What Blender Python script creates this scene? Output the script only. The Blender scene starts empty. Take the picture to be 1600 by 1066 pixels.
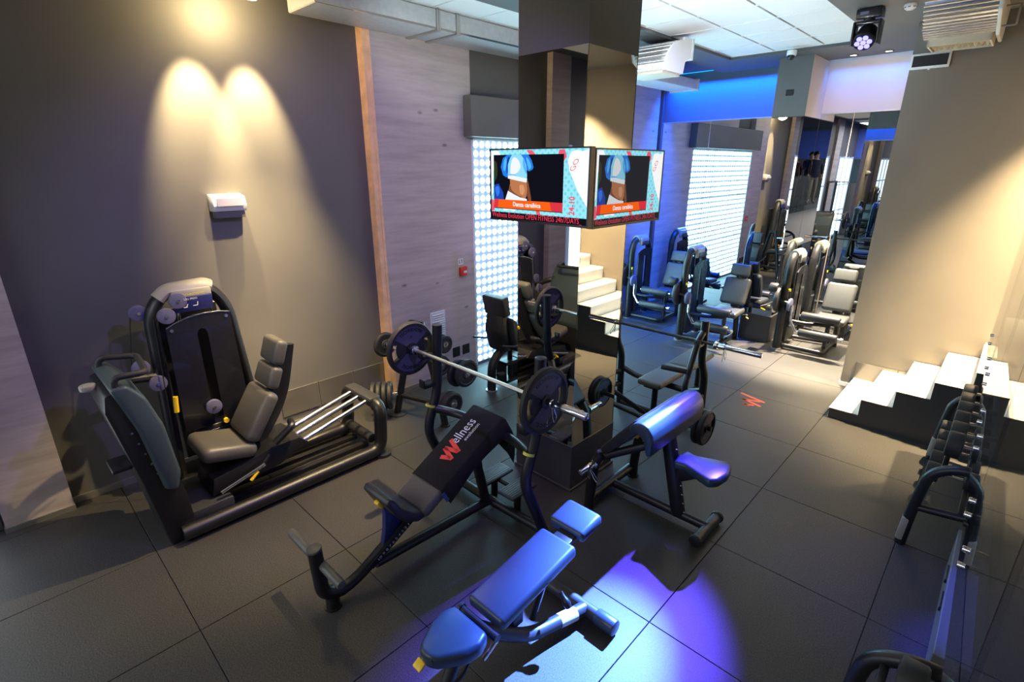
import bpy, bmesh, math, random
from mathutils import Vector, Matrix, Euler
random.seed(4)
PI = math.pi
S = bpy.context.scene
C = S.collection

# ------------------------------------------------------------------ camera, world, lights, exposure
cam_d = bpy.data.cameras.new('camera'); cam = bpy.data.objects.new('camera', cam_d); C.objects.link(cam)
cam.location = (1.1238, -2.4392, 2.7626); cam.rotation_euler = (1.2416, 0, 0.7638)
cam_d.sensor_width = 36; cam_d.lens = 807.25 / 1600 * 36; cam_d.clip_start = 0.02; cam_d.clip_end = 60
S.camera = cam
S.view_settings.view_transform = 'Standard'; S.view_settings.look = 'None'
S.view_settings.exposure = 0.0; S.view_settings.gamma = 1.0; S.view_settings.use_curve_mapping = False
S.cycles.use_denoising = True; S.cycles.max_bounces = 12; S.cycles.glossy_bounces = 8
S.cycles.transparent_max_bounces = 12; S.cycles.sample_clamp_indirect = 6.0
W = bpy.data.worlds.new('world'); S.world = W; W.use_nodes = True
W.node_tree.nodes['Background'].inputs[0].default_value = (0.35, 0.4, 0.6, 1)
W.node_tree.nodes['Background'].inputs[1].default_value = 0.02

def look(o, target):
    d = Vector(target) - o.location
    o.rotation_euler = d.to_track_quat('-Z', 'Y').to_euler()
def spot(name, loc, target, power, color, angle, blend=0.3, radius=0.03):
    l = bpy.data.lights.new(name, 'SPOT'); o = bpy.data.objects.new(name, l); C.objects.link(o)
    o.location = loc; l.energy = power; l.color = color; l.spot_size = math.radians(angle); l.spot_blend = blend
    l.shadow_soft_size = radius; look(o, target); return o
def area(name, loc, target, power, color, sx, sy, spread=None):
    l = bpy.data.lights.new(name, 'AREA'); o = bpy.data.objects.new(name, l); C.objects.link(o)
    l.shape = 'RECTANGLE'; l.size = sx; l.size_y = sy
    o.location = loc; l.energy = power; l.color = color; look(o, target)
    if spread: l.spread = math.radians(spread)
    return o
def point(name, loc, power, color, radius=0.05):
    l = bpy.data.lights.new(name, 'POINT'); o = bpy.data.objects.new(name, l); C.objects.link(o)
    o.location = loc; l.energy = power; l.color = color; l.shadow_soft_size = radius; return o

WARM = (1.0, 0.74, 0.36)
# the two wall spots above the leg press, their scatter on the wall top, and the spot on the machine
spot('wall_spot', (-3.80, -0.80, 4.04), (-4.50, -0.82, 2.30), 850, WARM, 43, 0.8)
spot('wall_spot', (-3.80, -0.36, 4.04), (-4.50, -0.34, 2.30), 850, WARM, 43, 0.8)
point('wall_spot_spill', (-3.90, -0.57, 3.98), 46.0, WARM, 0.12)
spot('machine_wall_wash', (-2.3, 0.35, 4.1), (-3.25, -0.9, 0.4), 1000, WARM, 50, 0.7)
spot('machine_wall_wash', (-3.15, -0.35, 4.1), (-4.15, -0.35, 0.6), 1100, WARM, 46, 0.9)  # added wash that brightens the lower wall behind the leg press
# spots over the staircase
spot('stair_spot', (1.50, 4.62, 4.12), (1.20, 4.70, 0), 3000, (1.0, 0.74, 0.40), 58, 0.9)
spot('stair_spot', (2.1, 4.5, 4.12), (1.9, 4.95, 0), 3400, (1.0, 0.74, 0.40), 84, 0.8)
spot('gallery_spot', (2.3, 2.6, 4.1), (2.0, 5.1, 2.4), 160, (1.0, 0.74, 0.42), 90, 0.7)
# recessed downlights in the far bay
spot('bay_downlight', (-1.03, 6.64, 4.17), (-1.0, 6.4, 0), 4600, (1.0, 0.82, 0.56), 52, 0.6)
spot('bay_downlight', (-0.62, 6.64, 4.17), (-0.60, 6.4, 0), 4600, (1.0, 0.82, 0.56), 52, 0.6)
# moving head wash lamp: blue pool on the floor
spot('moving_head_beam', (-0.35, 4.02, 3.86), (-0.22, -0.50, 0), 15000, (0.10, 0.06, 1.0), 18.5, 0.75, 0.04)
spot('moving_head_core', (-0.35, 4.02, 3.86), (-0.20, -0.62, 0), 42000, (0.12, 0.32, 1.0), 12.5, 0.9, 0.04)
spot('moving_head_ray', (-0.35, 4.02, 3.86), (-0.52, -1.15, .45), 9000, (0.01, 0.26, 1.0), 5.5, 0.9, 0.04)
# blue strip lights in the ceiling cove of the far wall
area('cove_strip', (-2.9, 6.9, 4.2), (-2.9, 6.97, 3.0), 230, (0.0, 0.09, 1.0), 2.0, 0.05, 80)
area('cove_strip', (-0.85, 6.9, 4.2), (-0.85, 6.97, 3.0), 8, (0.0, 0.17, 1.0), 1.0, 0.05, 80)
spot('bay_wall_fill', (-0.75, 5.3, 4.15), (-0.8, 7.0, 3.55), 42, (1.0, 0.72, 0.52), 60, 0.9)  # fill added to warm the bay wall, no fitting of its own
# blue-violet wash from the other stage lamps of the room
spot('violet_wash', (-0.3, -0.4, 4.0), (-4.2, 0.5, 0.9), 240, (0.36, 0.25, 1.0), 84, 0.5, 0.06)
spot('violet_wash', (0.2, 3.0, 4.0), (-4.2, 4.5, 1.2), 200, (0.42, 0.36, 1.0), 70, 0.6, 0.06)
spot('blue_wash', (-0.7, 1.6, 4.1), (1.25, 1.3, 0), 260, (0.02, 0.02, 1.0), 26, 0.9, 0.05)
spot('blue_wash', (-0.7, 1.6, 4.1), (1.46, 1.0, 0.34), 1500, (0.02, 0.045, 1.0), 13, 0.6, 0.05)
# unseen fill added for the room, and the light of its rear part
area('ceiling_fill', (-1.5, -1.0, 4.15), (-1.5, -1.0, 0), 15, (1.0, 0.88, 0.72), 4.0, 6.0)
spot('tile_fill', (-0.95, 1.55, 2.95), (-1.5, 4.0, 4.25), 240, (0.88, 0.95, 1.0), 84, 0.8)  # added to brighten the ceiling tiles, no lamp stands on the screen
spot('tile_fill', (-1.95, 0.55, 2.95), (-3.4, 1.6, 4.25), 110, (0.8, 0.95, 1.0), 70, 0.8)  # likewise added, for the tile strip on the left
area('far_fill', (-2.0, 3.2, 4.15), (-2.0, 4.2, 0), 26, (0.8, 0.9, 1.0), 2.0, 2.0)
area('rear_room', (-1.5, -7.0, 4.1), (-1.5, -7.0, 0), 260, (0.92, 0.95, 1.0), 4.0, 3.0)

# ------------------------------------------------------------------ materials
def mat(name, col, rough=0.5, metal=0.0, noise=0.0, nscale=40, bump=0.0, spec=0.5, emit=None, estr=0.0, coat=0.0):
    m = bpy.data.materials.new(name); m.use_nodes = True
    nt = m.node_tree; b = nt.nodes['Principled BSDF']
    b.inputs['Base Color'].default_value = (*col, 1); b.inputs['Roughness'].default_value = rough
    b.inputs['Metallic'].default_value = metal; b.inputs['Specular IOR Level'].default_value = spec
    if coat: b.inputs['Coat Weight'].default_value = coat
    if emit:
        b.inputs['Emission Color'].default_value = (*emit, 1); b.inputs['Emission Strength'].default_value = estr
    if noise or bump:
        tc = nt.nodes.new('ShaderNodeTexCoord'); n = nt.nodes.new('ShaderNodeTexNoise')
        n.inputs['Scale'].default_value = nscale; n.inputs['Detail'].default_value = 6
        nt.links.new(tc.outputs['Object'], n.inputs['Vector'])
        if noise:
            r = nt.nodes.new('ShaderNodeValToRGB')
            r.color_ramp.elements[0].position = 0.3; r.color_ramp.elements[1].position = 0.7
            r.color_ramp.elements[0].color = (*[c * (1 - noise) for c in col], 1)
            r.color_ramp.elements[1].color = (*[min(1, c * (1 + noise)) for c in col], 1)
            nt.links.new(n.outputs['Fac'], r.inputs['Fac']); nt.links.new(r.outputs['Color'], b.inputs['Base Color'])
        if bump:
            bp = nt.nodes.new('ShaderNodeBump'); bp.inputs['Strength'].default_value = bump; bp.inputs['Distance'].default_value = 0.002
            nt.links.new(n.outputs['Fac'], bp.inputs['Height']); nt.links.new(bp.outputs['Normal'], b.inputs['Normal'])
    return m
M = {}
M['metal'] = mat('black_powder_coat', (0.010, 0.010, 0.012), 0.38, bump=0.05, nscale=300)
M['metal2'] = mat('dark_grey_coat', (0.035, 0.036, 0.04), 0.4)
M['vinyl'] = mat('grey_vinyl', (0.092, 0.088, 0.076), 0.42, noise=0.08, nscale=60, bump=0.08)
M['vinyl_dark'] = mat('black_vinyl', (0.022, 0.022, 0.025), 0.42, bump=0.08, nscale=120)
M['vinyl_bench'] = mat('bench_vinyl', (0.026, 0.042, 0.068), 0.36, noise=0.05, nscale=80, bump=0.06)
M['vinyl_charcoal'] = mat('charcoal_vinyl', (0.044, 0.048, 0.052), 0.42, noise=0.08, nscale=60, bump=0.08)
M['chrome'] = mat('chrome', (0.82, 0.83, 0.86), 0.13, 1.0)
M['knurl'] = mat('brushed_steel', (0.62, 0.63, 0.66), 0.3, 1.0, bump=0.3, nscale=400)
M['rubber'] = mat('black_rubber', (0.016, 0.016, 0.017), 0.6, bump=0.2, nscale=200)
M['plate_face'] = mat('plate_face', (0.062, 0.058, 0.105), 0.45)
M['print_dark'] = mat('embossed_print', (0.004, 0.004, 0.005), 0.5)
M['yellow'] = mat('yellow_plastic', (0.85, 0.55, 0.02), 0.4)
M['yellow_tag'] = mat('yellow_sticker', (0.75, 0.7, 0.1), 0.5)
M['pulley'] = mat('grey_pulley', (0.11, 0.11, 0.19), 0.4)
M['shroud'] = mat('smoked_shroud', (0.010, 0.010, 0.014), 0.25, coat=0.3)
M['shell'] = mat('petrol_shell', (0.05, 0.072, 0.08), 0.35)
M['cap'] = mat('champagne_cap', (0.30, 0.29, 0.25), 0.35)
M['display'] = mat('blue_placard', (0.02, 0.025, 0.12), 0.25)
M['white_print'] = mat('white_print', (0.75, 0.75, 0.75), 0.5)
M['red_print'] = mat('red_print', (0.75, 0.05, 0.04), 0.5)
M['floor_logo'] = mat('red_floor_paint', (0.62, 0.10, 0.05), 0.6)
M['towel'] = mat('black_towel', (0.024, 0.023, 0.020), 0.9, bump=0.4, nscale=250)
M['wall_grey'] = mat('wall_grey_paint', (0.115, 0.112, 0.108), 0.62, noise=0.05, nscale=2, bump=0.15)
M['wall_beige'] = mat('wall_taupe_paint', (0.16, 0.145, 0.125), 0.6, noise=0.05, nscale=2, bump=0.1)
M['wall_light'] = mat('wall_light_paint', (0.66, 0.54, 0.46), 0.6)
M['wall_blue'] = mat('wall_dark_blue_grey', (0.07, 0.075, 0.095), 0.6)
M['ceil'] = mat('ceiling_grey_paint', (0.075, 0.078, 0.08), 0.7)
M['white'] = mat('white_plastic', (0.72, 0.72, 0.72), 0.4)
M['cabinet'] = mat('cabinet_grey', (0.10, 0.105, 0.095), 0.5)
M['pillar_paint'] = mat('pillar_dark_paint', (0.05, 0.053, 0.048), 0.6)
M['stone'] = mat('white_stone', (0.78, 0.74, 0.68), 0.35, noise=0.04, nscale=5)
M['mirror'] = mat('mirror', (0.80, 0.83, 0.84), 0.0, 1.0)
M['mirror_warm'] = mat('mirror_smoked', (0.66, 0.64, 0.60), 0.0, 1.0)
M['joint'] = mat('mirror_joint', (0.02, 0.02, 0.02), 0.4)
M['base_alu'] = mat('aluminium_skirting', (0.45, 0.44, 0.42), 0.35, 0.8)
M['kick'] = mat('kick_panel', (0.20, 0.19, 0.18), 0.15, 0.55)
M['duct'] = mat('duct_foil_white', (0.52, 0.53, 0.55), 0.45, 0.2, noise=0.08, nscale=20)
M['foil'] = mat('aluminium_foil', (0.75, 0.74, 0.72), 0.25, 0.9, noise=0.08, nscale=30, bump=0.5)
M['grille'] = mat('grille_beige', (0.62, 0.55, 0.42), 0.5)
M['red'] = mat('red_plastic', (0.62, 0.02, 0.02), 0.4)
M['black'] = mat('black_plastic', (0.008, 0.008, 0.009), 0.3)
M['pane_frame'] = mat('window_panel', (0.40, 0.46, 0.58), 0.5, emit=(0.36, 0.50, 0.85), estr=0.45)
M['glass_disc'] = mat('glass_disc', (0.8, 0.9, 0.95), 0.1, emit=(0.40, 0.84, 1.0), estr=17.0)
M['rear_glass'] = mat('rear_window_glass', (0.8, 0.9, 0.95), 0.2, emit=(0.85, 0.95, 1.0), estr=2.2)
M['skin'] = mat('skin', (0.55, 0.32, 0.22), 0.5)
M['hair'] = mat('dark_hair', (0.012, 0.009, 0.008), 0.6)
M['cloth_navy'] = mat('navy_cloth', (0.015, 0.018, 0.05), 0.8)
M['cloth_red'] = mat('maroon_cloth', (0.06, 0.012, 0.016), 0.8)
M['cloth_blue'] = mat('blue_cloth', (0.05, 0.08, 0.22), 0.8)
M['cloth_sand'] = mat('sand_trousers', (0.30, 0.24, 0.17), 0.8)
M['tile_ceil'] = mat('acoustic_tile', (0.74, 0.74, 0.73), 0.8, noise=0.03, nscale=60, emit=(0.9, 0.95, 1.0), estr=0.0)
M['plinth'] = mat('dark_plinth', (0.05, 0.048, 0.052), 0.35)
M['blue_paint'] = mat('blue_wall_paint', (0.08, 0.14, 0.62), 0.6)
def emis(name, col, s=1.0):
    m = bpy.data.materials.new(name); m.use_nodes = True
    nt = m.node_tree; nt.nodes.remove(nt.nodes['Principled BSDF'])
    e = nt.nodes.new('ShaderNodeEmission'); e.inputs[0].default_value = (*col, 1); e.inputs[1].default_value = s
    nt.links.new(e.outputs[0], nt.nodes['Material Output'].inputs[0]); return m
M['led_blue'] = emis('blue_led', (0.0, 0.35, 1.0), 4.0)
M['lamp_blue'] = emis('lamp_lens_blue', (0.16, 0.15, 1.0), 5.0)
M['lamp_warm'] = emis('lamp_lens_warm', (1.0, 0.85, 0.6), 14.0)

def wood_mat():
    m = bpy.data.materials.new('grey_oak'); m.use_nodes = True; nt = m.node_tree; b = nt.nodes['Principled BSDF']
    tc = nt.nodes.new('ShaderNodeTexCoord'); mp = nt.nodes.new('ShaderNodeMapping'); mp.inputs['Scale'].default_value = (1, 0.5, 5)
    n = nt.nodes.new('ShaderNodeTexNoise'); n.inputs['Scale'].default_value = 2.2; n.inputs['Detail'].default_value = 9; n.inputs['Roughness'].default_value = 0.62
    r = nt.nodes.new('ShaderNodeValToRGB'); e = r.color_ramp.elements
    e[0].position = 0.22; e[0].color = (0.34, 0.28, 0.27, 1); e[1].position = 0.62; e[1].color = (0.52, 0.44, 0.42, 1)
    k = nt.nodes.new('ShaderNodeTexVoronoi'); k.inputs['Scale'].default_value = 1.9
    mk = nt.nodes.new('ShaderNodeMapping'); mk.inputs['Scale'].default_value = (1, 1, 2.2)
    kr = nt.nodes.new('ShaderNodeValToRGB'); kr.color_ramp.elements[0].position = 0.03; kr.color_ramp.elements[0].color = (0.25, 0.22, 0.22, 1)
    kr.color_ramp.elements[1].position = 0.10; kr.color_ramp.elements[1].color = (1, 1, 1, 1)
    mx = nt.nodes.new('ShaderNodeMix'); mx.data_type = 'RGBA'; mx.blend_type = 'MULTIPLY'; mx.inputs[0].default_value = 0.8
    L = nt.links.new
    L(tc.outputs['Object'], mp.inputs[0]); L(mp.outputs[0], n.inputs['Vector']); L(n.outputs['Fac'], r.inputs[0])
    L(tc.outputs['Object'], mk.inputs[0]); L(mk.outputs[0], k.inputs['Vector']); L(k.outputs['Distance'], kr.inputs[0])
    L(r.outputs[0], mx.inputs[6]); L(kr.outputs[0], mx.inputs[7]); L(mx.outputs[2], b.inputs['Base Color'])
    b.inputs['Roughness'].default_value = 0.55
    return m
M['wood'] = wood_mat()
M['wood_edge'] = mat('oak_edge', (0.85, 0.52, 0.30), 0.5, noise=0.15, nscale=8)

def floor_mat():
    m = bpy.data.materials.new('speckled_rubber'); m.use_nodes = True; nt = m.node_tree; b = nt.nodes['Principled BSDF']
    g = nt.nodes.new('ShaderNodeNewGeometry'); n = nt.nodes.new('ShaderNodeTexNoise'); n.inputs['Scale'].default_value = 130; n.inputs['Detail'].default_value = 4
    n2 = nt.nodes.new('ShaderNodeTexNoise'); n2.inputs['Scale'].default_value = 1.7; n2.inputs['Detail'].default_value = 5
    r = nt.nodes.new('ShaderNodeValToRGB'); e = r.color_ramp.elements
    e[0].position = 0.35; e[0].color = (0.017, 0.0165, 0.0162, 1); e[1].position = 0.68; e[1].color = (0.062, 0.058, 0.054, 1)
    r2 = nt.nodes.new('ShaderNodeValToRGB'); r2.color_ramp.elements[0].color = (0.8, 0.8, 0.8, 1); r2.color_ramp.elements[1].color = (1.2, 1.2, 1.2, 1)
    mx = nt.nodes.new('ShaderNodeMix'); mx.data_type = 'RGBA'; mx.blend_type = 'MULTIPLY'; mx.inputs[0].default_value = 1.0
    bp = nt.nodes.new('ShaderNodeBump'); bp.inputs['Strength'].default_value = 0.25; bp.inputs['Distance'].default_value = 0.002
    L = nt.links.new
    L(g.outputs['Position'], n.inputs['Vector']); L(g.outputs['Position'], n2.inputs['Vector'])
    L(n.outputs['Fac'], r.inputs[0]); L(n2.outputs['Fac'], r2.inputs[0]); L(r.outputs[0], mx.inputs[6]); L(r2.outputs[0], mx.inputs[7])
    L(mx.outputs[2], b.inputs['Base Color']); L(n.outputs['Fac'], bp.inputs['Height']); L(bp.outputs['Normal'], b.inputs['Normal'])
    b.inputs['Roughness'].default_value = 0.55; b.inputs['Specular IOR Level'].default_value = 0.45
    return m
M['floor'] = floor_mat()

def glass_mat():
    m = bpy.data.materials.new('clear_glass'); m.use_nodes = True; nt = m.node_tree
    nt.nodes.remove(nt.nodes['Principled BSDF'])
    t = nt.nodes.new('ShaderNodeBsdfTransparent'); t.inputs[0].default_value = (0.62, 0.66, 0.68, 1)
    g = nt.nodes.new('ShaderNodeBsdfGlossy'); g.inputs['Roughness'].default_value = 0.0; g.inputs[0].default_value = (0.95, 0.97, 1, 1)
    f = nt.nodes.new('ShaderNodeFresnel'); f.inputs[0].default_value = 1.6; mx = nt.nodes.new('ShaderNodeMixShader')
    ge = nt.nodes.new('ShaderNodeNewGeometry'); sb = nt.nodes.new('ShaderNodeMath'); sb.operation = 'SUBTRACT'; sb.inputs[0].default_value = 1.0; ml = nt.nodes.new('ShaderNodeMath'); ml.operation = 'MULTIPLY'
    L = nt.links.new
    L(ge.outputs['Backfacing'], sb.inputs[1]); L(sb.outputs[0], ml.inputs[0]); L(f.outputs[0], ml.inputs[1])
    L(ml.outputs[0], mx.inputs[0]); L(t.outputs[0], mx.inputs[1]); L(g.outputs[0], mx.inputs[2]); L(mx.outputs[0], nt.nodes['Material Output'].inputs[0])
    return m
M['glass'] = glass_mat()

# ------------------------------------------------------------------ mesh helpers
class B:
    def __init__(s): s.bm = bmesh.new()
    def box(s, x0, x1, y0, y1, z0, z1, bev=0.0, seg=2):
        return s.rbox(Matrix.Translation(((x0+x1)/2, (y0+y1)/2, (z0+z1)/2)), abs(x1-x0), abs(y1-y0), abs(z1-z0), bev, seg)
    def rbox(s, mt, sx, sy, sz, bev=0.0, seg=2):
        t = bmesh.new(); bmesh.ops.create_cube(t, size=1)
        bmesh.ops.scale(t, vec=(sx, sy, sz), verts=t.verts)
        if bev: bmesh.ops.bevel(t, geom=t.edges[:], offset=min(bev, 0.49*min(sx, sy, sz)), segments=seg, affect='EDGES', profile=0.5)
        bmesh.ops.transform(t, matrix=mt, verts=t.verts); s.merge(t); return s
    def merge(s, t):
        me = bpy.data.meshes.new('tmp'); t.to_mesh(me); t.free(); s.bm.from_mesh(me); bpy.data.meshes.remove(me)
    def tube(s, pts, r, seg=12, bend=0.07, closed=False, nb=6, flat=1.0, up=None):
        P = [Vector(p) for p in pts]
        path = []
        n = len(P)
        for i, p in enumerate(P):
            if not closed and i in (0, n-1): path.append(p); continue
            a, b = P[i-1], P[(i+1) % n]
            d1, d2 = (a-p), (b-p)
            k = min(bend, d1.length*0.49, d2.length*0.49)
            if d1.normalized().dot(d2.normalized()) < -0.999 or k < 1e-4: path.append(p); continue
            q1, q2 = p + d1.normalized()*k, p + d2.normalized()*k
            for j in range(nb+1):
                t = j/nb; path.append(q1*(1-t)**2 + p*2*t*(1-t) + q2*t*t)
        rings = []; m = len(path); up = Vector(up) if up else None
        for i, p in enumerate(path):
            if closed: tg = (path[(i+1) % m] - path[i-1]).normalized()
            else: tg = (path[min(i+1, m-1)] - path[max(i-1, 0)]).normalized()
            if up is None:
                up = Vector((0, 0, 1)) if abs(tg.z) < 0.9 else Vector((1, 0, 0))
            u = (up - tg*up.dot(tg)).normalized(); v = tg.cross(u); up = u
            rr = r[i*len(r)//m] if isinstance(r, (list, tuple)) else r
            rings.append([s.bm.verts.new(p + u*math.cos(2*PI*k/seg)*rr*flat + v*math.sin(2*PI*k/seg)*rr) for k in range(seg)])
        for i in range(m if closed else m-1):
            A, Bq = rings[i], rings[(i+1) % m]
            for k in range(seg): s.bm.faces.new((A[k], A[(k+1) % seg], Bq[(k+1) % seg], Bq[k]))
        if not closed:
            s.bm.faces.new(rings[0][::-1]); s.bm.faces.new(rings[-1])
        return s
    def cyl(s, p0, p1, r, r1=None, seg=20, bev=0.0):
        p0, p1 = Vector(p0), Vector(p1); d = p1-p0; r1 = r if r1 is None else r1
        if bev:
            L = d.length
            return s.lathe(p0, d, [(0, r-bev), (bev*0.3, r-bev*0.3), (bev, r), (L-bev, r1), (L-bev*0.3, r1-bev*0.3), (L, r1-bev)], seg)
        return s.lathe(p0, d, [(0, r), (d.length, r1)], seg)
    def lathe(s, p0, axis, prof, seg=24, cap=True, closed=False):
        p0 = Vector(p0); a = Vector(axis).normalized()
        u = a.orthogonal().normalized(); v = a.cross(u); rings = []
        for h, r in prof:
            rings.append([s.bm.verts.new(p0 + a*h + (u*math.cos(2*PI*k/seg) + v*math.sin(2*PI*k/seg))*max(r, 1e-5)) for k in range(seg)])
        n = len(rings)
        for i in range(n if closed else n-1):
            A, Q = rings[i], rings[(i+1) % n]
            for k in range(seg): s.bm.faces.new((A[k], A[(k+1) % seg], Q[(k+1) % seg], Q[k]))
        if cap and not closed:
            s.bm.faces.new(rings[0][::-1]); s.bm.faces.new(rings[-1])
        return s
    def extr(s, poly, fn, a0, a1, bev=0.0, seg=2):
        """poly: 2-D points; fn(u, v, a) gives the 3-D point; extruded from a0 to a1"""
        t = bmesh.new()
        A = [t.verts.new(fn(u, v, a0)) for u, v in poly]; Q = [t.verts.new(fn(u, v, a1)) for u, v in poly]
        n = len(poly); t.faces.new(A); t.faces.new(Q[::-1])
        for i in range(n): t.faces.new((A[i], Q[i], Q[(i+1) % n], A[(i+1) % n]))
        bmesh.ops.recalc_face_normals(t, faces=t.faces)
        if bev: bmesh.ops.bevel(t, geom=t.edges[:], offset=bev, segments=seg, affect='EDGES', profile=0.5)
        s.merge(t); return s
    def sector(s, r0, r1, a0, a1, x0, x1, n=14):
        poly = [(r1*math.cos(a0+(a1-a0)*i/n), r1*math.sin(a0+(a1-a0)*i/n)) for i in range(n+1)]
        poly += [(r0*math.cos(a1+(a0-a1)*i/n), r0*math.sin(a1+(a0-a1)*i/n)) for i in range(n+1)]
        return s.extr(poly, lambda u, v, a: (a, u, v), x0, x1)
    def quad(s, *p):
        s.bm.faces.new([s.bm.verts.new(q) for q in p]); return s

OFF = {}
def link(o, parent, off):
    C.objects.link(o)
    if parent is not None: o.parent = parent; OFF[o.name] = off
    else: o.location = off; OFF[o.name] = off
def put(o, label=None, cat=None, group=None, kind=None):
    if label: o['label'] = label
    if cat: o['category'] = cat
    if group: o['group'] = group
    if kind: o['kind'] = kind
    return o
def thing(name, label, cat, loc, group=None):
    o = bpy.data.objects.new(name, None); o.empty_display_size = 0.1
    C.objects.link(o); o.location = loc; OFF[o.name] = Vector(loc)
    return put(o, label, cat, group)
def obj(name, b, m, parent=None, loc=None, smooth=35, label=None, kind=None):
    me = bpy.data.meshes.new(name)
    bmesh.ops.recalc_face_normals(b.bm, faces=b.bm.faces)
    off = OFF[parent.name] if parent is not None else Vector(loc if loc is not None else (0, 0, 0))
    if off.length: bmesh.ops.translate(b.bm, vec=-off, verts=b.bm.verts)
    b.bm.to_mesh(me); b.bm.free()
    me.materials.append(M[m] if isinstance(m, str) else m)
    if smooth:
        for p in me.polygons: p.use_smooth = True
        me.set_sharp_from_angle(angle=math.radians(smooth))
    o = bpy.data.objects.new(name, me); link(o, parent, off)
    if label: o['label'] = label
    if kind: o['kind'] = kind
    return o
def dup(root, loc, label=None, rotz=None, scale=None, group=None):
    r = root.copy(); C.objects.link(r); r.location = loc; OFF[r.name] = Vector(loc)
    if rotz is not None: r.rotation_euler = (0, 0, rotz)
    if scale: r.scale = scale if isinstance(scale, tuple) else (scale,)*3
    if label: r['label'] = label
    if group: r['group'] = group
    for ch in list(root.children):
        c = ch.copy(); C.objects.link(c); c.parent = r; OFF[c.name] = Vector(loc)
        for g in list(ch.children):
            d = g.copy(); C.objects.link(d); d.parent = c
    return r
def struct(name, b, m, parent=None, smooth=35):
    return put(obj(name, b, m, parent, smooth=smooth), kind='structure')
def text(name, body, size, org, xd, yd, m, parent, align='LEFT', ext=0.0015, fit=None, arc=None, sx=1.0, bold=0.0):
    cu = bpy.data.curves.new('t', 'FONT'); cu.body = body; cu.size = size; cu.align_x = align; cu.resolution_u = 2
    cu.offset = bold
    ob = bpy.data.objects.new('t', cu); C.objects.link(ob)
    dg = bpy.context.evaluated_depsgraph_get(); me = bpy.data.meshes.new_from_object(ob.evaluated_get(dg))
    bpy.data.objects.remove(ob); bpy.data.curves.remove(cu)
    xs = [v.co.x for v in me.vertices]
    if fit: sx = fit / (max(xs) - min(xs))
    xd, yd = Vector(xd).normalized(), Vector(yd).normalized(); nd = xd.cross(yd); org = Vector(org)
    off = OFF[parent.name]
    for v in me.vertices:
        x, y = v.co.x*sx, v.co.y
        if arc:
            R, a0 = arc; th = a0 - x/abs(R) if R > 0 else a0 + x/abs(R)
            rr = R + y if R > 0 else abs(R) - y
            x, y = rr*math.cos(th), rr*math.sin(th)
        v.co = org + xd*x + yd*y + nd*ext - off
    me.materials.append(M[m] if isinstance(m, str) else m)
    o = bpy.data.objects.new(name, me); link(o, parent, off); return o

# ------------------------------------------------------------------ the setting
CZ = 4.2                     # soffit height
XL, XW = -4.2, -4.08         # left wall, face of its oak cladding
YF, YS = 7.0, 5.12           # far wall, stair wall
b = B(); b.box(-4.3, 6, -9.1, 7.1, -0.12, -0.012); floor = struct('floor', b, 'joint')
tile_mesh = None
for i in range(-5, 3):
    for j in range(-9, 7):
        x0, x1 = max(i, -4.2), i+1
        if tile_mesh is not None and x0 == i:
            o = bpy.data.objects.new('rubber_tile', tile_mesh); C.objects.link(o); o.parent = floor; o.location = (i+.5, j+.5, 0)
        else:
            t = B(); t.box(x0+.0025, x1-.0025, j+.0025, j+.9975, -0.02, 0, 0.002, 1)
            if x0 == i:
                bmesh.ops.translate(t.bm, vec=(-(i+.5), -(j+.5), 0), verts=t.bm.verts)
                o = obj('rubber_tile', t, 'floor', floor); tile_mesh = o.data; o.location = (i+.5, j+.5, 0)
            else: obj('rubber_tile', t, 'floor', floor)
# red zig-zag mark painted on the floor
b = B()
def strokes(b, segs, w, fn):
    for (x0, y0), (x1, y1) in segs:
        d = Vector((x1-x0, y1-y0)); n = Vector((-d.y, d.x)).normalized()*w/2
        b.quad(fn(x0-n.x, y0-n.y), fn(x0+n.x, y0+n.y), fn(x1+n.x, y1+n.y), fn(x1-n.x, y1-n.y))
strokes(b, [((-.935, 3.94), (-.615, 3.845)), ((-.86, 3.765), (-.66, 3.835)), ((-.86, 3.785), (-.612, 3.70)), ((-.80, 3.64), (-.68, 3.675)), ((-.79, 3.66), (-.72, 3.625))], 0.04, lambda u, v: (u, v, 0.003))
obj('logo_paint', b, 'floor_logo', floor, smooth=0)

# left wall with oak-clad piers
wl = B(); wl.box(-4.4, XL, -9.1, 2.27, 0, 4.6); wl.box(-4.4, XL, 5.52, 7.1, 0, 4.6); wl.box(-4.4, XL, 2.27, 5.52, 3.06, 4.6)
wl = struct('wall_left', wl, 'wall_grey')
b = B(); b.box(XL, XW, 0.875, 2.25, 0.02, CZ+.3); obj('cladding', b, 'wood', wl, smooth=0)
b = B(); b.box(XL, XW+.004, 0.855, 0.885, 0.02, CZ+.3)
b.box(XL, XW-.002, 0.80, 0.86, 0.02, CZ+.3); obj('cladding_edge', b, 'wood_edge', wl, smooth=0, label='warm oak edge strip of the cladding')
b = B(); b.box(XL, XW, 5.55, 6.92, 0.02, CZ); obj('cladding', b, 'wood', wl, smooth=0)
b = B(); b.box(XL, XW, 3.3, 5.55, 3.56, CZ); obj('cladding', b, 'wood', wl, smooth=0)
b = B(); b.box(XL, -4.10, -2.76, -2.335, 0.03, CZ+.3); obj('cladding', b, 'wood', wl, smooth=0)
b = B(); b.box(XL, -4.10, -6.3, -5.6, 0.03, CZ+.3); obj('cladding', b, 'wood', wl, smooth=0)
b = B(); b.box(XL, XL+.014, -2.335, 0.80, 0, 0.06); b.box(XL, -4.085, -2.77, -2.33, 0, 0.045); b.box(XL, XW+.012, 0.80, 2.25, 0, 0.05)
b.box(XL, XW+.012, 5.55, 6.92, 0, 0.05); struct('baseboard_left', b, 'base_alu', smooth=0)
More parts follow.
